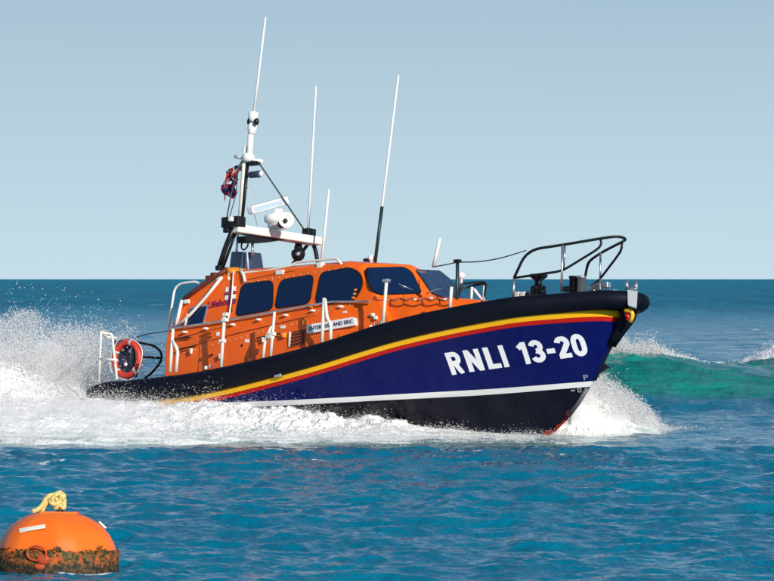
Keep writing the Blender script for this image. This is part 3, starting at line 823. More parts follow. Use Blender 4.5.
# ---- foredeck gear
def fd(px, py, y=-.5): return at(px, py, y)
q = V(4.7, -.35, ftop(4.7) - .05)
latheo('capstan', [(.16, 0), (.16, .16), (.08, .2), (.07, .28), (.18, .36), (.18, .40), (.02, .41)], at(538, 295, -.4), (0, 0, 1), BLACK, boat, 18)
for px, m_ in ((573.5, BLACK), (581, STEEL)):
    latheo('bollard', [(.085, 0), (.085, .30), (.10, .31), (.10, .35), (.02, .36)], at(px, 294, -.3), (0, 0, 1), m_, boat, 16)
boxo('anchor_winch', at(569, 289, -.3) - V(.12, .08, .05), at(569, 289, -.3) + V(.12, .08, .05), BLACK, boat, .02)
for px in (518, 523.5, 529):
    q = at(px, 295, -1.1); boxo('deck_fitting', q - V(.05, .05, .08), q + V(.05, .05, .06), CREAM if px < 528 else BLACK, boat, .015)
for px, py in ((599, 287), (606, 285), (593, 289)):
    q = at(px, py, 0.1); boxo('fairlead', q - V(.1, .06, .06), q + V(.08, .06, .06), STEEL, boat, .02)
# bow roller plate on the starboard side of the nose, with two upright cheeks
def nose(px, py): return at(px, py, lambda x, z: -.36)
bq = [nose(627.5, 289), nose(637.5, 290.5), nose(636.5, 308), nose(628, 305.5)]
bn_ = V(.55, -.8, .1).normalized()
bm = bmesh.new(); slab(bm, bq, bn_, -.09, .03, .03); from_bm('bow_plate', bm, WHITE, boat)
tubes('plate_cheek', [[nose(627, 290), nose(626.6, 280.5)]], .035, STEEL, boat)
tubes('plate_cheek', [[nose(636.6, 291), nose(635.6, 281)]], .035, STEEL, boat)
tubes('roller', [[nose(627, 288), nose(637, 289.5)]], .04, STEEL, boat)
boxo('roller_channel', V(6.0, -.40, 2.43), V(6.36, -.16, 2.47), STEEL, boat, .01)
YB = mat('band_yellow', (.95, .50, .012), .4)
tubes('sheer_band_end', [[at(625, 310.5, -.30), at(630.5, 310.5, -.28), at(633, 314.5, -.26), at(630.5, 322, -.24)]], .042, YB, boat, .06)
tubes('sheer_band_end', [[at(625.5, 315, -.28), at(628.5, 315.5, -.27), at(628, 320.5, -.25)]], .038, mat('band_red', (.5, .012, .008), .4), boat, .04)
# stem band, eye on the stem
bm = bmesh.new(); tube(bm, [V(6.30, 0, 2.06), V(6.05, 0, 1.5), V(5.71, 0, .90), V(5.64, 0, .78)], .03, 8); from_bm('stem_band', bm, BLACK, hull)
q = V(5.78, 0, .99)
bm = bmesh.new(); slab(bm, [q + V(-.05, 0, -.1), q + V(.2, 0, .02), q + V(.03, 0, .14)], V(0, 1, 0), -.03, .03, .02); from_bm('towing_eye', bm, BLACK, hull)
q = V(5.30, -.02, .36)
bm = bmesh.new(); tube(bm, [V(5.50, -.06, .62), V(5.30, -.06, .36), V(5.05, -.05, .1)], .045, 8); from_bm('keel_shoe', bm, mat('worn_grey', (.10, .10, .11), .5), hull)

# ---- stern gear
tubes('stern_rail', [[at(99, 383, -1.85), at(101, 332.5, -1.85), at(112, 334, -1.6), at(117, 380, -1.85)], [at(100, 359, -1.85), at(117, 360, -1.85)], [at(101, 332, -1.85), at(106, 337, -1.2), at(117, 338, -1.0)]], .026, CREAM, boat, .06)
tubes('stern_rail', [[at(128.5, 380, -.9), at(129, 337, -.9)]], .028, STEEL, boat)
tubes('stern_frame', [[at(118, 341, -.9), at(137, 342, -.9), at(155, 346, -.9), at(162, 353, -.9), at(161, 362, -.9), at(152, 373, -.9), at(145, 378, -.9)], [at(143, 357, -.9), at(160, 358, -.9)]], .026, BLACK, boat, .15)
pq = [at(116, 341, -1.0), at(137, 340.5, -1.0), at(135, 377, -1.0), at(120, 377, -1.0)]
bm = bmesh.new(); slab(bm, pq, V(0, -1, 0), -.08, .08, .05); from_bm('stern_locker', bm, NAVYBOX, boat)
for px, py in ((123.5, 349.5), (131, 351), (126, 364.5)):
    latheo('lamp', [(.045, 0), (.04, .03), (.01, .045)], at(px, py, -1.1), (0, -1, 0), WHITE, boat, 14)
tubes('stern_line', [[at(137, 337, -1.2), at(150, 333.5, -1.3), at(168, 331, -1.4)]], .012, ROPE, boat)
for px, py in ((108, 381), (114, 380)):
    q = at(px, py, -1.7); boxo('cleat', q - V(.08, .04, .03), q + V(.08, .04, .05), STEEL, boat, .015)

# ---- things carried by the boat
def carried(name, origin, label, cat, group=None):
    o = bpy.data.objects.new(name, None); COL.objects.link(o)
    o.matrix_world = BOAT @ Matrix.Translation(origin); tag(o, label, cat, group); return o
LB = at(127, 359, -1.2)
lb = carried('lifebuoy', LB, 'red lifebuoy hanging on the rail at the stern of the lifeboat', 'lifebuoy')
bm = bmesh.new()
ringp = [V(.36 * cos(a), 0, .33 * 1.08 * sin(a)) for a in [2 * pi * k / 40 for k in range(40)]]
tube(bm, ringp, .066, 12, True)
from_bm('ring', bm, RED, lb, fix=False)
for a in (pi / 4 + .5, 3 * pi / 4 + .3, 5 * pi / 4, 7 * pi / 4):
    bm = bmesh.new(); pts = [V(.36 * cos(a + e), 0, .356 * sin(a + e)) for e in (-.09, 0, .09)]
    tube(bm, pts, .071, 12); from_bm('reflective_band', bm, mat('silver_tape', (.5, .5, .52), .3), lb, fix=False)
bm = bmesh.new(); tube(bm, [V(.46 * cos(a) * (1 + .05 * sin(4 * a)), -.03, .45 * sin(a) * (1 + .05 * sin(4 * a))) for a in [2 * pi * k / 48 for k in range(48)]], .012, 6, True); from_bm('grab_rope', bm, CREAM, lb, fix=False)

def flag(px, py, w, h, kind, label):
    o = at(px, py, -.75)
    bm = bmesh.new(); nx, nz = 22, 16; g = []
    for i in range(nx + 1):
        col = []
        for j in range(nz + 1):
            u, v_ = i / nx, j / nz
            x = -u * w * (1 - .15 * sin(v_ * 3)) ; z = -v_ * h * (1 + .1 * sin(u * 7)) - u * u * h * .25 + .02 * sin(u * 9 + v_ * 2)
            y = .05 * sin(u * 9 + v_ * 3 + kind) * (u + .2) + .02 * sin(v_ * 9 + u * 3)
            col.append(bm.verts.new((x + .03 * sin(v_ * 7 + kind), y, z)))
        g.append(col)
    for i in range(nx):
        for j in range(nz):
            u, v_ = (i + .5) / nx, (j + .5) / nz
            f = bm.faces.new((g[i][j], g[i + 1][j], g[i + 1][j + 1], g[i][j + 1])); f.smooth = True
            du, dv = abs(u - .5), abs(v_ - .5)
            if kind == 0:
                diag = min(abs(u - v_), abs(u + v_ - 1))
                f.material_index = 3 if v_ > .55 and diag > .06 else 0 if (diag < .05 or .09 < du < .14) else 1 if v_ > .2 or du < .09 else 2
            else:
                f.material_index = 2 if (du < .09 or dv < .11) else 3 if (u + v_ < 1.5) else 1
    bmesh.ops.solidify(bm, geom=list(bm.faces), thickness=.004)
    me = bpy.data.meshes.new('flag'); bm.to_mesh(me); bm.free()
    ob = link('flag', me, [WHITE, REDV, NAVYV, mat('plum_cloth', (.26, .012, .06), .7)])
    ob.matrix_world = BOAT @ Matrix.Translation(o)
    tag(ob, label, 'flag'); return ob
flag(238, 165.5, .36, .33, 0, 'upper flag on the mast, dark red with white and navy patches')
flag(236.5, 181, .40, .31, 2, 'lower flag on the mast, plum coloured with a dark cross')
tubes('halyard', [[ma(243, 159), at(238.5, 166, -.75), at(236, 195, -.75), at(228, 222, -1.0)]], .01, ROPE, boat)

# ================================================================== THE MOORING BUOY
BD = 41.6
bc = world(56, 290.5, BD); bx, by = bc.x, bc.y
buoy = bpy.data.objects.new('mooring_buoy', None); COL.objects.link(buoy); buoy.location = (bx, by, 0)
buoy.rotation_euler = (radians(-2), radians(1.0), 0)
tag(buoy, 'orange domed mooring buoy with weed round its waterline and a yellow rope on top', 'buoy')
bm = bmesh.new()
prof = [(.0, .612), (.12, .612), (.20, .606), (.27, .595), (.34, .568), (.42, .525), (.50, .465), (.565, .39), (.61, .31), (.637, .235), (.643, .225), (.657, .21), (.660, .19), (.660, .02), (.655, -.05), (.60, -.25), (.4, -.4), (0, -.42)]
SEG = 120; rings = []
NF = 6
for (r, z) in prof:
    ring = []
    for k in range(SEG):
        a = 2 * pi * k / SEG
        # softly faceted mould: ridges NF round the dome
        seg_ = 2 * pi / NF; ph = ((a - radians(-76)) % seg_) - seg_ / 2
        pol = cos(seg_ / 2) / cos(ph) * 1.09                               # hexagon, slightly swollen
        pol = min(pol, 1.0)
        bl_ = 1.0 * max(0, min(1, (z - .19) / .1))
        rr = r * (1 - bl_ + bl_ * pol)
        ring.append(bm.verts.new((rr * cos(a), rr * sin(a), z)))
    rings.append(ring)
for A, B in zip(rings[1:], rings[2:]):
    for k in range(SEG):
        f = bm.faces.new((A[k], B[k], B[(k + 1) % SEG], A[(k + 1) % SEG])); f.smooth = True
bm.faces.new(rings[1])
for v in rings[0]: bm.verts.remove(v)
BUOYM, nt, p = nmat('buoy_orange'); p.inputs['Roughness'].default_value = .42
tc = N(nt, 'ShaderNodeTexCoord'); sp = N(nt, 'ShaderNodeSeparateXYZ'); nt.links.new(tc.outputs['Object'], sp.inputs[0])
na = N(nt, 'ShaderNodeTexNoise'); na.inputs['Scale'].default_value = 7; na.inputs['Detail'].default_value = 10; na.inputs['Roughness'].default_value = .7; nt.links.new(tc.outputs['Object'], na.inputs['Vector'])
nb = N(nt, 'ShaderNodeTexNoise'); nb.inputs['Scale'].default_value = 22; nb.inputs['Detail'].default_value = 8; nt.links.new(tc.outputs['Object'], nb.inputs['Vector'])
nc = N(nt, 'ShaderNodeTexNoise'); nc.inputs['Scale'].default_value = 3; nc.inputs['Detail'].default_value = 3; nt.links.new(tc.outputs['Object'], nc.inputs['Vector'])
zz = M_('ADD', sp.outputs['Z'], M_('MULTIPLY', M_('SUBTRACT', na.outputs['Fac'], .5), .16))
mp_ = N(nt, 'ShaderNodeMapping'); mp_.inputs['Scale'].default_value = (14, 14, 1.6); nt.links.new(tc.outputs['Object'], mp_.inputs[0])
st_ = N(nt, 'ShaderNodeTexNoise'); st_.inputs['Scale'].default_value = 1; st_.inputs['Detail'].default_value = 7; nt.links.new(mp_.outputs[0], st_.inputs['Vector'])
orange = MIX(nc.outputs['Fac'], (.86, .12, .006), (.93, .19, .012))
rs_ = N(nt, 'ShaderNodeMapRange'); rs_.inputs[1].default_value = .55; rs_.inputs[2].default_value = .75; nt.links.new(st_.outputs['Fac'], rs_.inputs[0])
orange = MIX(M_('MULTIPLY', rs_.outputs[0], .45), orange, (.70, .20, .05))
cr = N(nt, 'ShaderNodeValToRGB'); nt.links.new(nb.outputs['Fac'], cr.inputs[0])
cr.color_ramp.elements[0].position = .40; cr.color_ramp.elements[0].color = (.012, .014, .003, 1)
cr.color_ramp.elements[1].position = .62; cr.color_ramp.elements[1].color = (.42, .07, .01, 1)
e = cr.color_ramp.elements.new(.5); e.color = (.10, .085, .012, 1)
cr2 = N(nt, 'ShaderNodeValToRGB'); nt.links.new(nb.outputs['Fac'], cr2.inputs[0])
cr2.color_ramp.elements[0].position = .42; cr2.color_ramp.elements[0].color = (.006, .007, .003, 1)
cr2.color_ramp.elements[1].position = .68; cr2.color_ramp.elements[1].color = (.12, .06, .015, 1)
edge = M_('LESS_THAN', zz, .235)
edge2 = M_('MULTIPLY', M_('SUBTRACT', .13, zz), 14)
edge2 = N(nt, 'ShaderNodeClamp').outputs[0]; nt.links.new(M_('MULTIPLY', M_('SUBTRACT', .13, zz), 14), edge2.node.inputs[0])
c = MIX(edge2, cr.outputs[0], cr2.outputs[0])
pt_ = N(nt, 'ShaderNodeMapRange'); pt_.inputs[1].default_value = .5; pt_.inputs[2].default_value = .6; nt.links.new(na.outputs['Fac'], pt_.inputs[0])
c = MIX(M_('MULTIPLY', pt_.outputs[0], M_('SUBTRACT', .8, edge2)), c, (.62, .10, .008))
c = MIX(edge, orange, c)
nt.links.new(c, p.inputs['Base Color'])
nt.links.new(M_('ADD', M_('MULTIPLY', edge, .3), .42), p.inputs['Roughness'])
b_ = N(nt, 'ShaderNodeBump'); b_.inputs['Distance'].default_value = .02; nt.links.new(M_('MULTIPLY', edge, .9), b_.inputs['Strength']); nt.links.new(nb.outputs['Fac'], b_.inputs['Height']); nt.links.new(b_.outputs['Normal'], p.inputs['Normal'])
from_bm('float', bm, BUOYM, buoy)
# weed tufts at the upper edge of the growth
bm = bmesh.new()
for k in range(900):
    a = random.uniform(0, 2 * pi); z = random.choice([random.uniform(.0, .2), random.gauss(.2 + .025 * sin(a * 7) + .015 * sin(a * 17 + 1), .018)]); r0 = .655 if z < .22 else .645
    s = random.uniform(.008, .022); c_ = V(r0 * cos(a), r0 * sin(a), z)
    n = V(cos(a), sin(a), 0); t = V(-sin(a), cos(a), 0)
    m = bm.verts.new(c_ + n * s * random.uniform(.3, 1) + V(0, 0, random.uniform(-1, .3) * s))
    q3 = [bm.verts.new(c_ + t * s * cos(w) * 1.4 + V(0, 0, sin(w) * s)) for w in (0, 2.1, 4.2)]
    for i in range(3): bm.faces.new((q3[i], q3[(i + 1) % 3], m)).material_index = k % 3
from_bm('weed', bm, [mat('olive_weed', (.07, .065, .008), .8), mat('rust_growth', (.2, .04, .008), .8), mat('dark_weed', (.012, .014, .005), .8)], buoy)
def bsurf(px, py, off=.004):
    """point on the buoy dome seen at a photo pixel"""
    o = EYE - V(bx, by, 0); d = ray(px, py); t = BD - 1.2
    for _ in range(600):
        q = o + d * t; r = sqrt(q.x ** 2 + q.y ** 2)
        pr = np.interp(q.z, [0, .2, .31, .39, .465, .525, .568, .595, .612], [.66, .66, .61, .565, .5, .42, .34, .27, .1])
        if r < pr * .99 + off: return q
        t += .002
    return q
TAPE = mat('reflective_tape', (.78, .76, .68), .3)
for quad in (((18, 530.5), (44, 526), (44.5, 530), (18.5, 535)), ((97.5, 521.5), (99, 520.5), (106, 527), (104.5, 528))):
    bm = bmesh.new(); A, B, C_2, D_ = quad; g = []
    for i in range(13):
        u = i / 12; g.append([bm.verts.new(bsurf((A[0] * (1 - u) + B[0] * u) * (1 - w) + (D_[0] * (1 - u) + C_2[0] * u) * w, (A[1] * (1 - u) + B[1] * u) * (1 - w) + (D_[1] * (1 - u) + C_2[1] * u) * w, .012)) for w in (0, .33, .66, 1)])
    for i in range(12):
        for j in range(3): bm.faces.new((g[i][j], g[i + 1][j], g[i + 1][j + 1], g[i][j + 1]))
    from_bm('reflective_strip', bm, TAPE, buoy)
# lifting ring and stain at the waterline in front
cpt = bsurf(36, 556, .02)
bm = bmesh.new(); nrm = V(cpt.x, cpt.y, 0).normalized(); tt = V(-nrm.y, nrm.x, 0)
tube(bm, [cpt + tt * (.105 * cos(a)) + V(0, 0, .075 * sin(a)) for a in [2 * pi * k / 24 for k in range(24)]], .013, 8, True)
cb_ = bsurf(43, 562, .0)
bmesh.ops.create_icosphere(bm, subdivisions=2, radius=.075, matrix=Matrix.Translation(cb_) @ Matrix.Diagonal((1, .5, .85, 1)))
bmesh.ops.create_icosphere(bm, subdivisions=2, radius=.05, matrix=Matrix.Translation(bsurf(40, 569, 0)) @ Matrix.Diagonal((1.3, .5, .8, 1)))
from_bm('ring_plate', bm, mat('weathered_orange', (.42, .055, .008), .7, var=.8, vscale=30), buoy)
boxo('top_plate', V(-.18, -.12, .60), V(.22, .12, .625), mat('plate_orange', (.8, .16, .01), .5), buoy, .008)
# knotted rope on top: its own thing
rk = bpy.data.objects.new('mooring_rope', None); COL.objects.link(rk)
rk.location = V(bx - .02, by, .60); tag(rk, 'pale yellow knotted rope looped on top of the orange buoy', 'rope')
YR, nt, p = nmat('yellow_rope'); p.inputs['Roughness'].default_value = .75
tc = N(nt, 'ShaderNodeTexCoord'); wv = N(nt, 'ShaderNodeTexWave'); wv.inputs['Scale'].default_value = 28; wv.inputs['Distortion'].default_value = 3; nt.links.new(tc.outputs['Object'], wv.inputs[0])
nt.links.new(MIX(wv.outputs['Fac'], (.50, .38, .10), (.85, .74, .30)), p.inputs['Base Color'])
def rope(name, pts, r):
    P_ = [V(*q) for q in pts]; fine = []
    for i in range(len(P_) - 1):
        a, b, c_, d_ = P_[max(i - 1, 0)], P_[i], P_[i + 1], P_[min(i + 2, len(P_) - 1)]
        for k in range(10):
            t = k / 10; fine.append(.5 * ((2 * b) + (c_ - a) * t + (2 * a - 5 * b + 4 * c_ - d_) * t * t + (3 * b - a - 3 * c_ + d_) * t ** 3))
    fine.append(P_[-1]); bm = bmesh.new(); n = len(fine)
    for s in range(3):       # three laid strands
        path = []
        for i, q in enumerate(fine):
            w = i * .9 + s * 2.094; t = (fine[min(i + 1, n - 1)] - fine[max(i - 1, 0)]).normalized(); u = t.orthogonal().normalized(); v_ = t.cross(u)
            path.append(q + (u * cos(w) + v_ * sin(w)) * r * .55)
        tube(bm, path, r * .62, 6)
    return from_bm(name, bm, YR, rk, fix=False)
rope('tail', [(-.22, -.03, .03), (-.17, -.03, .05), (-.12, -.02, .10), (-.08, -.02, .17), (-.02, -.01, .20), (.03, 0, .17)], .024)
rope('tail', [(-.13, .02, .02), (-.10, .0, .09), (-.04, .01, .14), (.02, .03, .15)], .022)
kn = [(.03 + .075 * cos(t * 2.3) * (.7 + .3 * sin(t * .9)), .04 * sin(t * 1.7), .165 + .065 * sin(t * 2.3 + .4) * (.75 + .25 * cos(t * 1.3))) for t in [i * .42 for i in range(34)]]
rope('knot', kn, .021)
rope('knot', [(.06 + .05 * cos(t * 2), .03 * cos(t * 1.3), .13 + .07 * sin(t * 2.6)) for t in [i * .5 for i in range(16)]], .02)
bm = bmesh.new(); tube(bm, bend([(.03, 0, .0), (.0, 0, .1), (.04, 0, .14), (.08, 0, .08), (.075, 0, 0)], r=.04), .014, 8); from_bm('lifting_eye', bm, mat('rusty_steel', (.09, .04, .02), .7), buoy, fix=False).location = (-.02, 0, .61)

# ================================================================== THE SEA
def vnoise(x, y, z=None, seed=0):
    """value noise on numpy arrays"""
    r_ = np.random.default_rng(seed); tab = r_.random(65536)
    if z is None: z = np.zeros_like(x)
    xi, yi, zi = np.floor(x).astype(np.int64), np.floor(y).astype(np.int64), np.floor(z).astype(np.int64)
    fx, fy, fz = x - xi, y - yi, z - zi
    fx, fy, fz = (f * f * (3 - 2 * f) for f in (fx, fy, fz))
    def hsh(a, b, c_): return tab[((a * 73856093) ^ (b * 19349663) ^ (c_ * 83492791)) & 65535]
    o = 0
    for i in (0, 1):
        for j in (0, 1):
            for k in (0, 1):
                o = o + hsh(xi + i, yi + j, zi + k) * (fx if i else 1 - fx) * (fy if j else 1 - fy) * (fz if k else 1 - fz)
    return o
def fbm(x, y, z=None, octv=4, seed=0, gain=.5):
    a, s, t = 1.0, 0, 0
    for k in range(octv):
        f = 2 ** k; s = s + a * vnoise(x * f, y * f, None if z is None else z * f, seed + k); t += a; a *= gain
    return s / t
def sstep(a, b, x):
    t = np.clip((x - a) / (b - a), 0, 1); return t * t * (3 - 2 * t)

inv = np.concatenate([np.geomspace(1 / 3.0, 1 / 37.0, 26)[:-1], np.linspace(1 / 37.0, 1 / 700.0, 1250)[:-1], np.geomspace(1 / 700.0, 1 / 9000.0, 110)[:-1], np.geomspace(1 / 9000.0, 1 / 60000.0, 6)])
DIST = 1 / inv
uin = np.linspace(-.118, .118, 1000); uo = .118 + np.geomspace(.0008, 2.4, 34)
U = np.concatenate([-uo[::-1], uin, uo])
nr, ncol = len(DIST), len(U)
dD = np.gradient(DIST)
Xg = DIST[:, None] * U[None, :]; Yg = (DIST - D0)[:, None] + 0 * Xg
dX = np.gradient(U)[None, :] * DIST[:, None]
cell_y = dD[:, None] + 0 * Xg
Zg = np.zeros_like(Xg); OX = np.zeros_like(Xg); OY = np.zeros_like(Xg)
wr = np.random.default_rng(5)
gust = .65 + .75 * fbm(Xg / 11, Yg / 16, octv=3, seed=60)
NW = 90
lam = np.geomspace(.16, 17, NW)
for k, l in enumerate(lam):
    th = wr.normal(pi / 2 + .35, .62 if l < 4 else .4)                  # travel direction: roughly towards the shore
    kx, ky = cos(th) * 2 * pi / l, sin(th) * 2 * pi / l
    amp = .0088 * l * (1 if l < .95 else (.95 / l) ** .88) * wr.uniform(.6, 1.35)
    ly = l / max(abs(sin(th)), .25); lx = l / max(abs(cos(th)), .12)
    w = sstep(2.0, 4.0, ly / cell_y) * sstep(2.0, 4.0, lx / dX)
    ph = kx * Xg + ky * Yg + wr.uniform(0, 2 * pi)
    a = amp * w * (gust if l < 3 else 1)
    c_, s_ = np.cos(ph), np.sin(ph)
    Zg += a * c_; OX -= a * s_ * cos(th) * 1.0; OY -= a * s_ * sin(th) * 1.0
# the disturbed water
Tx = -0.2967
def boatco(X, Y): return (X - Tx) * cos(radians(40)) - Y * sin(radians(40)), (X - Tx) * sin(radians(40)) + Y * cos(radians(40))
# smooth band of slick, aerated water in front of the spray
band = sstep(-9.6, -8.0, Yg + .5 * (fbm(Xg / 2, Yg, seed=3) - .5)) * sstep(14, 6, Yg) * sstep(14, 9, np.abs(Xg + 2))
calm = 1 - .55 * band
Zg *= calm; OX *= calm; OY *= calm
# raised green wake wave beyond the bow, breaking along its crest
Yc = 20 + .25 * (Xg - 6)
Aw = np.interp(Xg, [-2, 1, 3.5, 5.3, 6.1, 7.0, 8.0, 9.3, 11, 15], [0, .35, .95, 1.16, 1.27, 1.20, 1.0, .86, .7, 0])
Aw = Aw + .05 * (fbm(Xg * 1.3, Yg * .3, seed=9) - .5) * 2 * sstep(0, .5, Aw)
sv = Yg - Yc
wave = Aw * np.where(sv < 0, np.exp(-(np.abs(sv) / 3.7) ** 2.4), np.exp(-(sv / 3.5) ** 2))
Aw2 = np.interp(Xg, [8.2, 9.4, 10.2, 12, 16], [0, .55, .95, .8, 0]); wave2 = Aw2 * np.exp(-((Yg - 24.5) / 1.6) ** 2)
Zg += wave + wave2
GREEN = np.clip(sstep(.03, .34, wave + .10 * (fbm(Xg * .8, Yg * .8, seed=8) - .5)), 0, 1)
AER = np.clip(band * sstep(-8.1, -7.0, Yg + .3 * (fbm(Xg * 1.5, Yg * 2, seed=4) - .5)) * sstep(6.5, 2.5, Xg + .3 * Yg + 2), 0, 1)
foam = np.zeros_like(Xg)
foam = np.maximum(foam, sstep(.62, .98, wave / np.maximum(Aw, .3)) * sstep(-.45, .1, sv) * sstep(1.6, .2, sv) * sstep(9.6, 7.8, Xg) * sstep(.3, .6, Aw) * .95)
veins = np.abs(fbm(Xg * 1.1 + Yg * .3, Yg * .9, octv=4, seed=88) - .5)
foam = np.maximum(foam, sstep(.05, .0, veins) * sstep(.25, .7, wave) * sstep(7.6, 5.0, Xg) * .55)
foam = np.maximum(foam, sstep(.2, .6, wave2) * 1.0)
def streak(px0, px1, py, th, st):
    d = 12147.5 / (py - 279); y0 = d - D0; x0 = (px0 - 387) / F * d; x1 = (px1 - 387) / F * d; g = (x0 + x1) / 2; hw = (x1 - x0) / 2
    return st * np.exp(-((Xg - g) / hw) ** 4) * np.exp(-((Yg - y0 + .25 * np.sin(Xg * 1.7 + py)) / th) ** 2)
for a in ((262, 348, 461, .32, .78), (180, 262, 455, .2, .5), (20, 75, 465, .25, .5), (400, 470, 452, .3, .6), (505, 620, 457, .25, .45), (600, 740, 462, .2, .35), (0, 170, 449, .35, .7), (170, 560, 449, .28, .6), (690, 774, 441, .4, .5), (560, 660, 448, .35, .55)):
    foam = np.maximum(foam, streak(*a))
near_hull = sstep(-6.9, -6.0, Yg) * sstep(9, 3, Yg) * sstep(4.6, 3.2, Xg) 
foam = np.maximum(foam, near_hull * .5)
rb = np.hypot(Xg - bx, Yg - by); foam = np.maximum(foam, .5 * np.exp(-((rb - .68) / .07) ** 2))
Zg += .018 * np.cos((rb - .66) * 14) * np.exp(-np.clip(rb - .66, 0, 9) / .55) * (rb < 3.5)
caps = sstep(.69, .78, fbm(Xg / 5.5, Yg / 14, octv=3, seed=77)) * sstep(50, 110, DIST[:, None] + 0 * Xg) * sstep(2500, 700, DIST[:, None] + 0 * Xg)
foam = np.maximum(foam, caps * .48)
verts = np.stack([Xg + OX, Yg + OY, Zg], axis=-1).reshape(-1, 3)
idx = np.arange(nr * ncol).reshape(nr, ncol)
quads = np.stack([idx[:-1, :-1], idx[:-1, 1:], idx[1:, 1:], idx[1:, :-1]], axis=-1).reshape(-1, 4)
def np_mesh(name, verts, faces, k):
    me = bpy.data.meshes.new(name); me.vertices.add(len(verts)); me.vertices.foreach_set('co', verts.astype(np.float32).ravel())
    me.loops.add(faces.size); me.loops.foreach_set('vertex_index', faces.astype(np.int32).ravel())
    me.polygons.add(len(faces)); me.polygons.foreach_set('loop_start', (np.arange(len(faces)) * k).astype(np.int32))
    me.polygons.foreach_set('use_smooth', np.ones(len(faces), dtype=bool))
    me.update(calc_edges=True); return me
me = np_mesh('sea', verts, quads, 4)
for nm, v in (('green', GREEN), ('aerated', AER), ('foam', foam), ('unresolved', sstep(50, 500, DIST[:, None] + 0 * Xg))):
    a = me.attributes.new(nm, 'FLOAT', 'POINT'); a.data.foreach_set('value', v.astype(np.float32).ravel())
SEAM, nt, p = nmat('sea_water')
tc = N(nt, 'ShaderNodeTexCoord'); geo = N(nt, 'ShaderNodeNewGeometry'); POS = geo.outputs['Position']
def att(n):
    a = N(nt, 'ShaderNodeAttribute'); a.attribute_name = n; return a.outputs['Fac']
def mapped(sx, sy, sz_=1):
    m = N(nt, 'ShaderNodeMapping'); m.inputs['Scale'].default_value = (sx, sy, sz_); nt.links.new(POS, m.inputs[0]); return m.outputs[0]
def noise(vec, scale, det=4, rough=.55):
    n = N(nt, 'ShaderNodeTexNoise'); n.inputs['Scale'].default_value = scale; n.inputs['Detail'].default_value = det; n.inputs['Roughness'].default_value = rough; nt.links.new(vec, n.inputs['Vector']); return n.outputs['Fac']
def ramp(v, a, b):
    n = N(nt, 'ShaderNodeMapRange'); n.interpolation_type = 'SMOOTHSTEP'; n.inputs[1].default_value = a; n.inputs[2].default_value = b; nt.links.new(v, n.inputs[0]); return n.outputs[0]
big = noise(mapped(.05, .012), 1, 3)
mid_ = noise(mapped(.5, .14), 1, 5)
deep = MIX(ramp(big, .35, .65), SEA_A, SEA_B)
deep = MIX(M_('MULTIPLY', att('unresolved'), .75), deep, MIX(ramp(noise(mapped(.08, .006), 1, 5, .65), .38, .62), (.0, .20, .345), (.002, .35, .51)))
deep = MIX(ramp(mid_, .38, .66), deep, SEA_C)
c = MIX(att('green'), deep, MIX(ramp(noise(mapped(.5, .2, 3.5), 1, 6, .62), .38, .62), (.002, .130, .118), (.008, .205, .175)))
c = MIX(M_('MULTIPLY', att('aerated'), .75), c, (.23, .37, .34))
fn = noise(mapped(5, 3), 1, 8, .68); fn2 = noise(mapped(1.2, .6), 1, 4)
fm = M_('ADD', att('foam'), M_('MULTIPLY', M_('SUBTRACT', M_('ADD', fn, M_('MULTIPLY', fn2, .6)), .8), 1.3))
fmask = M_('MULTIPLY', ramp(fm, .42, .72), ramp(att('foam'), .08, .35))
c = MIX(fmask, c, (.86, .88, .88))
nt.links.new(c, p.inputs['Base Color'])
nt.links.new(M_('ADD', M_('MULTIPLY', fmask, .5), M_('ADD', .06, M_('MULTIPLY', att('unresolved'), .38))), p.inputs['Roughness'])
p.inputs['IOR'].default_value = 1.333
nt.links.new(M_('SUBTRACT', .48, M_('MULTIPLY', att('unresolved'), .45)), p.inputs['Specular IOR Level'])   # wave faces too small to model tilt away from the sky
rp_ = noise(mapped(4.5, 3.2), 1, 5, .6); rp2 = noise(mapped(.55, .28), 1, 5, .6)
b1 = N(nt, 'ShaderNodeBump'); b1.inputs['Distance'].default_value = .10; b1.inputs['Strength'].default_value = .55; nt.links.new(rp_, b1.inputs['Height'])
b2 = N(nt, 'ShaderNodeBump'); b2.inputs['Distance'].default_value = .55; b2.inputs['Strength'].default_value = .6; nt.links.new(rp2, b2.inputs['Height']); nt.links.new(b1.outputs['Normal'], b2.inputs['Normal'])
b3 = N(nt, 'ShaderNodeBump'); b3.inputs['Distance'].default_value = 2.2; nt.links.new(M_('MULTIPLY', att('unresolved'), .9), b3.inputs['Strength']); nt.links.new(noise(mapped(.45, .05), 1, 6, .7), b3.inputs['Height']); nt.links.new(b2.outputs['Normal'], b3.inputs['Normal'])
b4 = N(nt, 'ShaderNodeBump'); b4.inputs['Distance'].default_value = .9; nt.links.new(M_('MULTIPLY', att('green'), .5), b4.inputs['Strength']); nt.links.new(noise(mapped(.7, .25, 3.0), 1, 6, .6), b4.inputs['Height']); nt.links.new(b3.outputs['Normal'], b4.inputs['Normal'])
nt.links.new(b4.outputs['Normal'], p.inputs['Normal'])
sea = link('sea', me, SEAM); tag(sea, 'choppy teal sea with small ripples reaching the horizon', kind='structure')

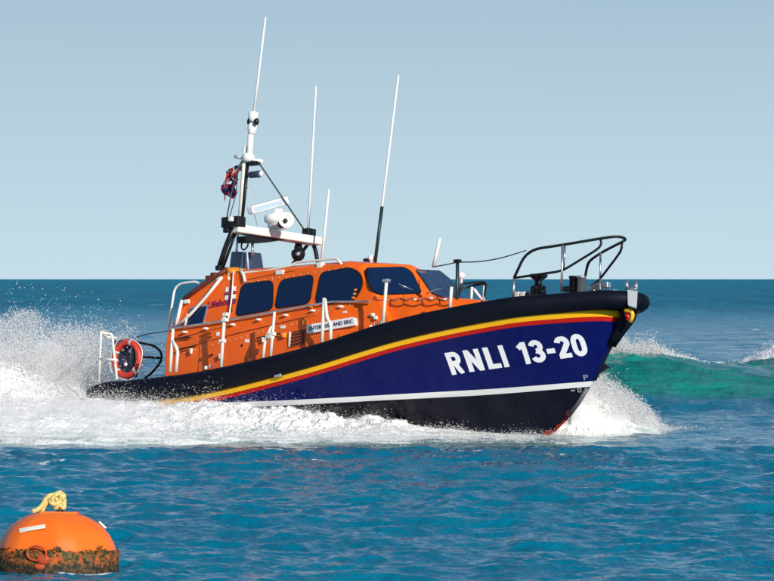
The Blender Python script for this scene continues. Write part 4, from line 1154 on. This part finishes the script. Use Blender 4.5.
# ================================================================== FOAM AND SPRAY
FOAMM, nt, p = nmat('white_water')
p.inputs['Roughness'].default_value = .7; p.inputs['Specular IOR Level'].default_value = .3
tc = N(nt, 'ShaderNodeTexCoord'); geo = N(nt, 'ShaderNodeNewGeometry'); POS = geo.outputs['Position']
f1_ = noise(mapped(2.5, 2.5, 4), 1, 8, .7)
f2_ = noise(mapped(.9, 2.2, 2.5), 1, 6, .65)
low_ = N(nt, 'ShaderNodeMapRange'); low_.inputs[1].default_value = .02; low_.inputs[2].default_value = .30; sp = N(nt, 'ShaderNodeSeparateXYZ'); nt.links.new(POS, sp.inputs[0]); nt.links.new(sp.outputs['Z'], low_.inputs[0])
wht = M_('MULTIPLY', ramp(M_('ADD', M_('MULTIPLY', f2_, .6), M_('MULTIPLY', f1_, .4)), .36, .54), 1.0)
wht = ramp(M_('ADD', wht, M_('MULTIPLY', low_.outputs[0], .55)), .2, 1.15)
nt.links.new(MIX(wht, (.42, .55, .52), (.95, .95, .94)), p.inputs['Base Color'])
b1 = N(nt, 'ShaderNodeBump'); b1.inputs['Distance'].default_value = .05; b1.inputs['Strength'].default_value = .6; nt.links.new(noise(mapped(9, 9, 14), 1, 6, .7), b1.inputs['Height']); nt.links.new(b1.outputs['Normal'], p.inputs['Normal'])
p.inputs['Subsurface Weight'].default_value = .0
DROPM, nt, p = nmat('spray_drops')
p.inputs['Base Color'].default_value = (.99, .99, .99, 1); p.inputs['Roughness'].default_value = .5; p.inputs['Specular IOR Level'].default_value = .2
trl = N(nt, 'ShaderNodeBsdfTranslucent'); trl.inputs[0].default_value = (.99, .99, .99, 1)
mxs = N(nt, 'ShaderNodeMixShader'); mxs.inputs[0].default_value = .5
nt.links.new(p.outputs[0], mxs.inputs[1]); nt.links.new(trl.outputs[0], mxs.inputs[2]); nt.links.new(mxs.outputs[0], nt.nodes['Material Output'].inputs[0])

def wake_h(X, Y):
    """height of the solid white water"""
    yf = np.interp(X, [-14, 1.2, 2.6, 3.6, 4.4, 6], [-6.5, -6.4, -5.8, -4.7, -3.5, -1.5])
    yf = yf + 1.3 * (fbm(X * .8, X * 0 + 3, octv=3, seed=71) - .35)
    xb, yb = boatco(X, Y)
    wl = np.interp(xb, [-7, 0, 2, 4.0, 4.7], [1.7, 1.7, 1.3, .35, 0])
    o = np.clip(-yb - wl, 0, None)                     # metres outboard of the hull
    hx = np.interp(X, [-12, -8, -5.5, -3.7, -1.95, -.4, .9, 2.4, 3.2, 4.0], [.62, .60, .56, .55, .52, .30, .16, .11, .10, .0])
    e = np.clip((Y - yf), 0, None)
    rise = .22 * sstep(0, .7, e) + .78 * sstep(.3, 5.2, e)
    h = hx * rise
    inside = (Y - yf > -.3)
    # stern mound
    h = np.maximum(h, 1.45 * np.exp(-((X + 9.3) / 3.0) ** 2 - ((Y - 5.0) / 2.6) ** 2))
    h = np.maximum(h, .95 * np.exp(-((X + 6.6) / 1.2) ** 2 - ((Y - 5.5) / 2.2) ** 2))
    # bow burst
    hb_ = np.interp(X, [2.6, 3.3, 3.9, 4.4, 4.9, 5.35, 5.7], [0, .55, .85, .62, .34, .10, -.1]) * np.exp(-((Y + .6) / 1.7) ** 4)
    h = np.maximum(h, hb_)
    h = np.where(inside, h, -.3)
    fade = sstep(10.5, 8.0, Y)
    return h * fade - .3 * (1 - fade)
def rough_h(x, y, h):
    k = .35 + .65 * sstep(-5.5, -2.5, x)                   # torn near the shoulder of the boat, smoother aft
    xr, yr = x * .8 + y * .5, y * .9 - x * .35            # lumps drawn out along the run of the water
    n1 = fbm(xr * 1.1, yr * .8, octv=6, seed=21, gain=.66) - .5
    n2_ = np.abs(fbm(xr * 2.4, yr * 3.4, octv=5, seed=31, gain=.72) - .5)
    return h * (1 + .6 * n1) + sstep(.03, .3, h) * k * (.24 * n1 + .46 * (n2_ - .10)) - .04
xs = np.arange(-13.5, 6.3, .022); ys = np.arange(-7.6, 10.5, .05)
gx, gy = np.meshgrid(xs, ys)
hh = wake_h(gx, gy)
n1 = fbm(gx * .9, gy * .9, octv=5, seed=21, gain=.62) - .5
n2_ = np.abs(fbm(gx * 3.2, gy * 2.2, octv=4, seed=31, gain=.65) - .5)
hz = rough_h(gx, gy, hh)
gj = .05 * (np.random.default_rng(3).random(gx.shape) - .5)
verts = np.stack([gx + gj * .5, gy + gj, hz + gj * .6 * sstep(.05, .3, hh)], -1).reshape(-1, 3)
idx = np.arange(gx.size).reshape(gx.shape)
quads = np.stack([idx[:-1, :-1], idx[:-1, 1:], idx[1:, 1:], idx[1:, :-1]], -1).reshape(-1, 4)
keep = (hz.reshape(-1)[quads] > -.12).any(1) 
quads = quads[keep]
used = np.unique(quads); remap = -np.ones(gx.size, dtype=np.int64); remap[used] = np.arange(len(used))
me = np_mesh('white_water', verts[used], remap[quads], 4)
ww = link('white_water', me, FOAMM); tag(ww, 'churned white water thrown up along the hull and behind the stern', kind='stuff')

OCT = np.array([(1, 0, 0), (-1, 0, 0), (0, 1, 0), (0, -1, 0), (0, 0, 1), (0, 0, -1)], float)
OF = np.array([(0, 2, 4), (2, 1, 4), (1, 3, 4), (3, 0, 4), (2, 0, 5), (1, 2, 5), (3, 1, 5), (0, 3, 5)])
TET = np.array([(1, 1, 1), (-1, -1, 1), (-1, 1, -1), (1, -1, -1)], float) / sqrt(3) * 1.25
TF = np.array([(0, 2, 1), (0, 1, 3), (0, 3, 2), (1, 2, 3)])
def drops(name, pos, rad, label, stretch=.6, vel=None, octa=False, lig=2.5):
    n = len(pos); r_ = np.random.default_rng(len(name) + n)
    B, Fc = (OCT, OF) if octa else (TET, TF)
    # random rotation per drop
    q = r_.normal(size=(n, 4)); q /= np.linalg.norm(q, axis=1)[:, None]; w, x, y, z = q.T
    R_ = np.stack([1 - 2 * (y * y + z * z), 2 * (x * y - z * w), 2 * (x * z + y * w), 2 * (x * y + z * w), 1 - 2 * (x * x + z * z), 2 * (y * z - x * w), 2 * (x * z - y * w), 2 * (y * z + x * w), 1 - 2 * (x * x + y * y)], -1).reshape(n, 3, 3)
    sc = rad[:, None] * (1 + stretch * (r_.random((n, 3)) - .3))
    v = np.einsum('nij,kj->nki', R_ , B) * sc[:, None, :]
    if vel is not None:                                      # torn threads of water, drawn out along their flight
        d_ = vel + r_.normal(0, .25, vel.shape); d_ /= np.linalg.norm(d_, axis=1)[:, None]
        k_ = lig * r_.random(n) ** 2.5
        v = v + d_[:, None, :] * ((v * d_[:, None, :]).sum(-1) * k_[:, None])[:, :, None]
    verts = (v + pos[:, None, :]).reshape(-1, 3)
    faces = (Fc[None] + (np.arange(n) * len(B))[:, None, None]).reshape(-1, 3)
    me = np_mesh(name, verts, faces, 3)
    o = link(name, me, DROPM); tag(o, label, kind='stuff'); return o
R = np.random.default_rng(99)
def hz_at(x, y):
    h = wake_h(x, y); n1 = fbm(x * .9, y * .9, octv=5, seed=21, gain=.62) - .5
    n2_ = np.abs(fbm(x * 3.2, y * 2.2, octv=4, seed=31, gain=.65) - .5)
    return h, rough_h(x, y, h)
def reject(p_, thr, sc, seed, k=.5):
    """clump: drop points where the 3-D noise is low"""
    f = fbm(p_[:, 0] * sc, p_[:, 1] * sc, p_[:, 2] * sc, octv=3, seed=seed)
    return p_[R.random(len(p_)) < sstep(thr - k / 2, thr + k / 2, f)]
# A spray over the side wash
n = 230000
x = R.uniform(-12, 3.6, n); y = R.uniform(-7.3, 3, n); h, z0 = hz_at(x, y)
ok = (h > .02); x, y, z0, h = x[ok], y[ok], z0[ok], h[ok]
up = R.exponential(1, len(x)) * (.035 + .07 * np.clip(h / .6, 0, 1))
pA = np.stack([x, y, z0 + up], -1); pA = reject(pA, .47, 2.2, 41, .25)
# B stern plume
def plume(n, cx, cy, sx, sy, ztop, seed, pw=1.0):
    x = R.normal(cx, sx, n); y = R.normal(cy, sy, n)
    top = ztop * np.exp(-((x - cx) / (sx * 2.0)) ** 2 * .5) * (.55 + .9 * fbm(x * 1.1, y * .5, octv=4, seed=seed))
    z = top * R.random(n) ** pw
    return np.stack([x, y, z], -1)
pB = np.concatenate([plume(190000, -8.6, 5.0, 1.6, 1.4, 2.1, 51, 1.3), plume(80000, -6.5, 5.6, .75, .9, 2.15, 52, 1.6), plume(60000, -10.6, 5, 1.2, 1.2, 2.6, 53)])
pB = reject(pB, .46, 1.8, 42, .22)
# C bow burst, a fan thrown out to the far side of the stem
n = 230000
a = R.random(n) ** .8; el = R.beta(1.1, 2.2, n)
dist = R.beta(1.3, 1.6, n)
x0 = 3.0 + R.uniform(-.2, .5, n)
reach = 2.75 * (.75 + .5 * fbm(el * 9, a * 6, octv=4, seed=57))
x = x0 + dist * reach * np.cos(el * 1.5) * .95
z = dist * reach * np.sin(el * 1.5) * .95 + R.normal(0, .03, n)
y = -2.6 + a * 3.4 + dist * .8
z *= .74 * np.clip(1.05 - (x - 3.2) / 2.75, 0, 1) ** .75
pC = np.stack([x, y, z], -1)
pC = pC[(pC[:, 2] > -.05) & (pC[:, 0] < 5.45 + R.normal(0, .12, len(pC)))]; pC = reject(pC, .45, 2.0, 43, .3)
n = 17000   # loose high wisps above the burst
x = R.normal(4.5, .75, n); z = (.45 + np.abs(R.normal(0, .42, n))) * np.clip(1.2 - (x - 4) * .75, .0, 1.2); y = R.normal(1, 1.2, n)
pC = np.concatenate([pC, reject(np.stack([x, y, z], -1), .52, 2.2, 44, .2)])
# D crest of the wake wave
n = 110000
x = np.concatenate([R.normal(5.0, 1.1, n), R.uniform(3, 8.9, n // 2)]); yc = 20 + .25 * (x - 6)
aw = np.interp(x, [-2, 1, 3.5, 5.3, 6.1, 7.0, 8.0, 9.3, 11, 15], [0, .35, .95, 1.16, 1.27, 1.20, 1.0, .86, .7, 0])
y = yc + R.normal(.3, .35, len(x)); hgt = (.04 + .30 * np.exp(-((x - 5.2) / 1.0) ** 2) + .12 * np.exp(-((x - 6.7) / .35) ** 2)) * (.3 + 1.4 * fbm(x * 2.2, y * 0, octv=3, seed=61))
z = aw - .1 + R.exponential(1, len(x)) * hgt * .6
keepD = R.random(len(x)) < np.interp(x, [6.5, 8.3], [1, .7])
pD = np.stack([x, y, z], -1)[keepD]
n = 16000
x = R.normal(10.6, .8, n); y = R.normal(24.3, .5, n); z = np.interp(x, [8.4, 9.4, 10.2, 12, 16], [.1, .55, .95, .8, 0]) + R.exponential(.10, n)
pD = np.concatenate([pD, np.stack([x, y, z], -1)[x > 8.6]])
def rr(n, a, b): return a * np.exp(R.random(n) ** 2.2 * math.log(b / a))
vA = np.tile([-.6, -.5, .6], (len(pA), 1)).astype(float)
drops('side_spray', pA, rr(len(pA), .0025, .008), 'white spray flying off the wash along the hull', vel=vA)
vB = pB - np.array([-7.5, 4.5, -.8])
drops('stern_spray', pB, rr(len(pB), .004, .011), 'plume of white spray thrown up behind the stern', vel=vB)
vC = pC - np.array([3.1, -1.5, -.2])
drops('bow_spray', pC, rr(len(pC), .003, .012), 'fan of white spray bursting from under the bow', vel=vC, lig=4)
drops('crest_spray', pD, rr(len(pD), .006, .020), 'white water breaking along the crest of the green wave')
n = 5000
x = R.normal(-8.0, 1.9, n); y = R.normal(5, 1.5, n); z = 1.2 + np.abs(R.normal(0, .65, n)) * np.clip(1 - (x + 7) * .18, .3, 1)
drops('stern_drops', np.stack([x, y, z], -1), rr(n, .006, .017), 'scattered bright drops above the plume at the stern', .3, octa=True)


def mist(name, lo, hi, label, dens, build):
    bm = bmesh.new(); box(bm, lo, hi); bmesh.ops.recalc_face_normals(bm, faces=bm.faces)
    me = bpy.data.meshes.new(name); bm.to_mesh(me); bm.free()
    m = bpy.data.materials.new(name); m.use_nodes = True; global nt, POS
    nt = m.node_tree; nt.nodes.remove(nt.nodes['Principled BSDF'])
    pv = N(nt, 'ShaderNodeVolumePrincipled'); pv.inputs['Color'].default_value = (.995, .995, .995, 1); pv.inputs['Anisotropy'].default_value = 0
    nt.links.new(pv.outputs[0], nt.nodes['Material Output'].inputs['Volume'])
    geo = N(nt, 'ShaderNodeNewGeometry'); POS = geo.outputs['Position']; sp = N(nt, 'ShaderNodeSeparateXYZ'); nt.links.new(POS, sp.inputs[0])
    d = build(sp.outputs['X'], sp.outputs['Y'], sp.outputs['Z'])
    nt.links.new(M_('MULTIPLY', d, dens), pv.inputs['Density'])
    o = link(name, me, m); tag(o, label, kind='stuff')
    return o
def sq(v, c0, s): return M_('POWER', M_('DIVIDE', M_('SUBTRACT', v, c0), s), 2.0)
def b_stern(X, Y, Z):
    r2 = M_('ADD', M_('ADD', M_('POWER', M_('ABSOLUTE', M_('DIVIDE', M_('SUBTRACT', X, -9.4), 4.2)), 3), sq(Y, 5.6, 1.9)), M_('POWER', M_('DIVIDE', Z, 2.15), 1.4))
    n = noise(mapped(.9, .9, .8), 1, 7, .62)
    return ramp(M_('ADD', M_('SUBTRACT', .80, r2), M_('MULTIPLY', M_('SUBTRACT', n, .5), 2.2)), 0, .8)
mist('stern_mist', (-13.6, 3.4, .05), (-4.9, 8.0, 2.9), 'soft white mist inside the plume behind the stern', 34.0, b_stern)
def b_bow(X, Y, Z):
    top = M_('MULTIPLY', M_('SUBTRACT', 5.75, X), .62)
    n = noise(mapped(2.2, 2.2, 1.6), 1, 7, .6)
    v = M_('SUBTRACT', M_('SUBTRACT', top, Z), sq(Y, -.6, 2.4))
    return ramp(M_('ADD', v, M_('MULTIPLY', M_('SUBTRACT', n, .5), 1.5)), 0, .5)
def b_wash(X, Y, Z):
    n = noise(mapped(.8, .8, 1.4), 1, 7, .65)
    xf = M_('MAXIMUM', M_('MULTIPLY', M_('ADD', X, 5.4), .11), 0)
    v = M_('SUBTRACT', M_('SUBTRACT', M_('SUBTRACT', .74, Z), xf), M_('MULTIPLY', sq(Y, -1.5, 4.6), .55))
    return ramp(M_('ADD', v, M_('MULTIPLY', M_('SUBTRACT', n, .5), 1.0)), 0, .8)
mist('wash_mist', (-13.6, -6.4, .06), (.5, 3.3, 1.15), 'thin white mist hanging over the wash beside the stern', 3.2, b_wash)
mist('bow_mist', (3.62, -2.4, .02), (6.0, 1.6, 1.9), 'soft white mist inside the burst at the bow', 26.0, b_bow)

# ================================================================== LIGHT, SKY
SE, SAZ = radians(SUN_EL), radians(SUN_AZ)          # elevation; azimuth measured from straight behind the camera towards its right
sv_ = V(sin(SAZ) * cos(SE), -cos(SAZ) * cos(SE), sin(SE))
sd = bpy.data.lights.new('sun', 'SUN'); sd.energy = SUN_E; sd.angle = radians(.5); sd.color = (1, .94, .84)
so = bpy.data.objects.new('sun', sd); COL.objects.link(so); so.rotation_euler = sv_.to_track_quat('Z', 'Y').to_euler(); so.location = (20, -30, 40)
wd = bpy.data.worlds.new('World'); scene.world = wd; wd.use_nodes = True; nt = wd.node_tree
bg = nt.nodes['Background']; sk = nt.nodes.new('ShaderNodeTexSky'); sk.sky_type = 'NISHITA'; sk.sun_disc = False
sk.sun_elevation = SE; sk.sun_rotation = math.atan2(sv_.x, sv_.y); sk.air_density = SKY[0]; sk.dust_density = SKY[1]; sk.ozone_density = SKY[2]; sk.altitude = 0

# the lowest few degrees of sky: clean maritime air, pale blue rather than yellow
geo = N(nt, 'ShaderNodeNewGeometry'); sp = N(nt, 'ShaderNodeSeparateXYZ'); nt.links.new(geo.outputs['Incoming'], sp.inputs[0])
el_ = M_('ABSOLUTE', sp.outputs['Z'])
hz_ = N(nt, 'ShaderNodeValToRGB'); nt.links.new(M_('MULTIPLY', el_, 5.0), hz_.inputs[0])
hz_.color_ramp.elements[0].position = 0; hz_.color_ramp.elements[0].color = (*SKY_H, 1)
e3_ = hz_.color_ramp.elements.new(1.0); e3_.color = (.20, .42, .72, 1)
hz_.color_ramp.elements[1].position = .36; hz_.color_ramp.elements[1].color = (*SKY_M, 1)
fac_ = N(nt, 'ShaderNodeMapRange'); fac_.interpolation_type = 'SMOOTHSTEP'; fac_.inputs[1].default_value = .06; fac_.inputs[2].default_value = .30; nt.links.new(el_, fac_.inputs[0])
mpn = N(nt, 'ShaderNodeMapping'); mpn.inputs['Scale'].default_value = (9, 9, 34); nt.links.new(geo.outputs['Incoming'], mpn.inputs[0])
thin = ramp(noise(mpn.outputs[0], 1, 4, .5), .35, .75)
lowsky = N(nt, 'ShaderNodeVectorMath', operation='SCALE'); nt.links.new(MIX(M_('MULTIPLY', thin, .2), hz_.outputs[0], (.52, .63, .70)), lowsky.inputs[0]); lowsky.inputs['Scale'].default_value = 1 / SKY_S
nt.links.new(MIX(fac_.outputs[0], lowsky.outputs[0], sk.outputs[0]), bg.inputs['Color']); bg.inputs['Strength'].default_value = SKY_S
scene.view_settings.view_transform = 'Standard'; scene.view_settings.look = 'None'; scene.view_settings.exposure = EXPO; scene.view_settings.gamma = 1
scene.view_settings.use_curve_mapping = False
scene.render.engine = 'CYCLES'
scene.cycles.max_bounces = 14; scene.cycles.diffuse_bounces = 12; scene.cycles.volume_bounces = 8; scene.cycles.transmission_bounces = 8; scene.cycles.caustics_reflective = False; scene.cycles.caustics_refractive = False
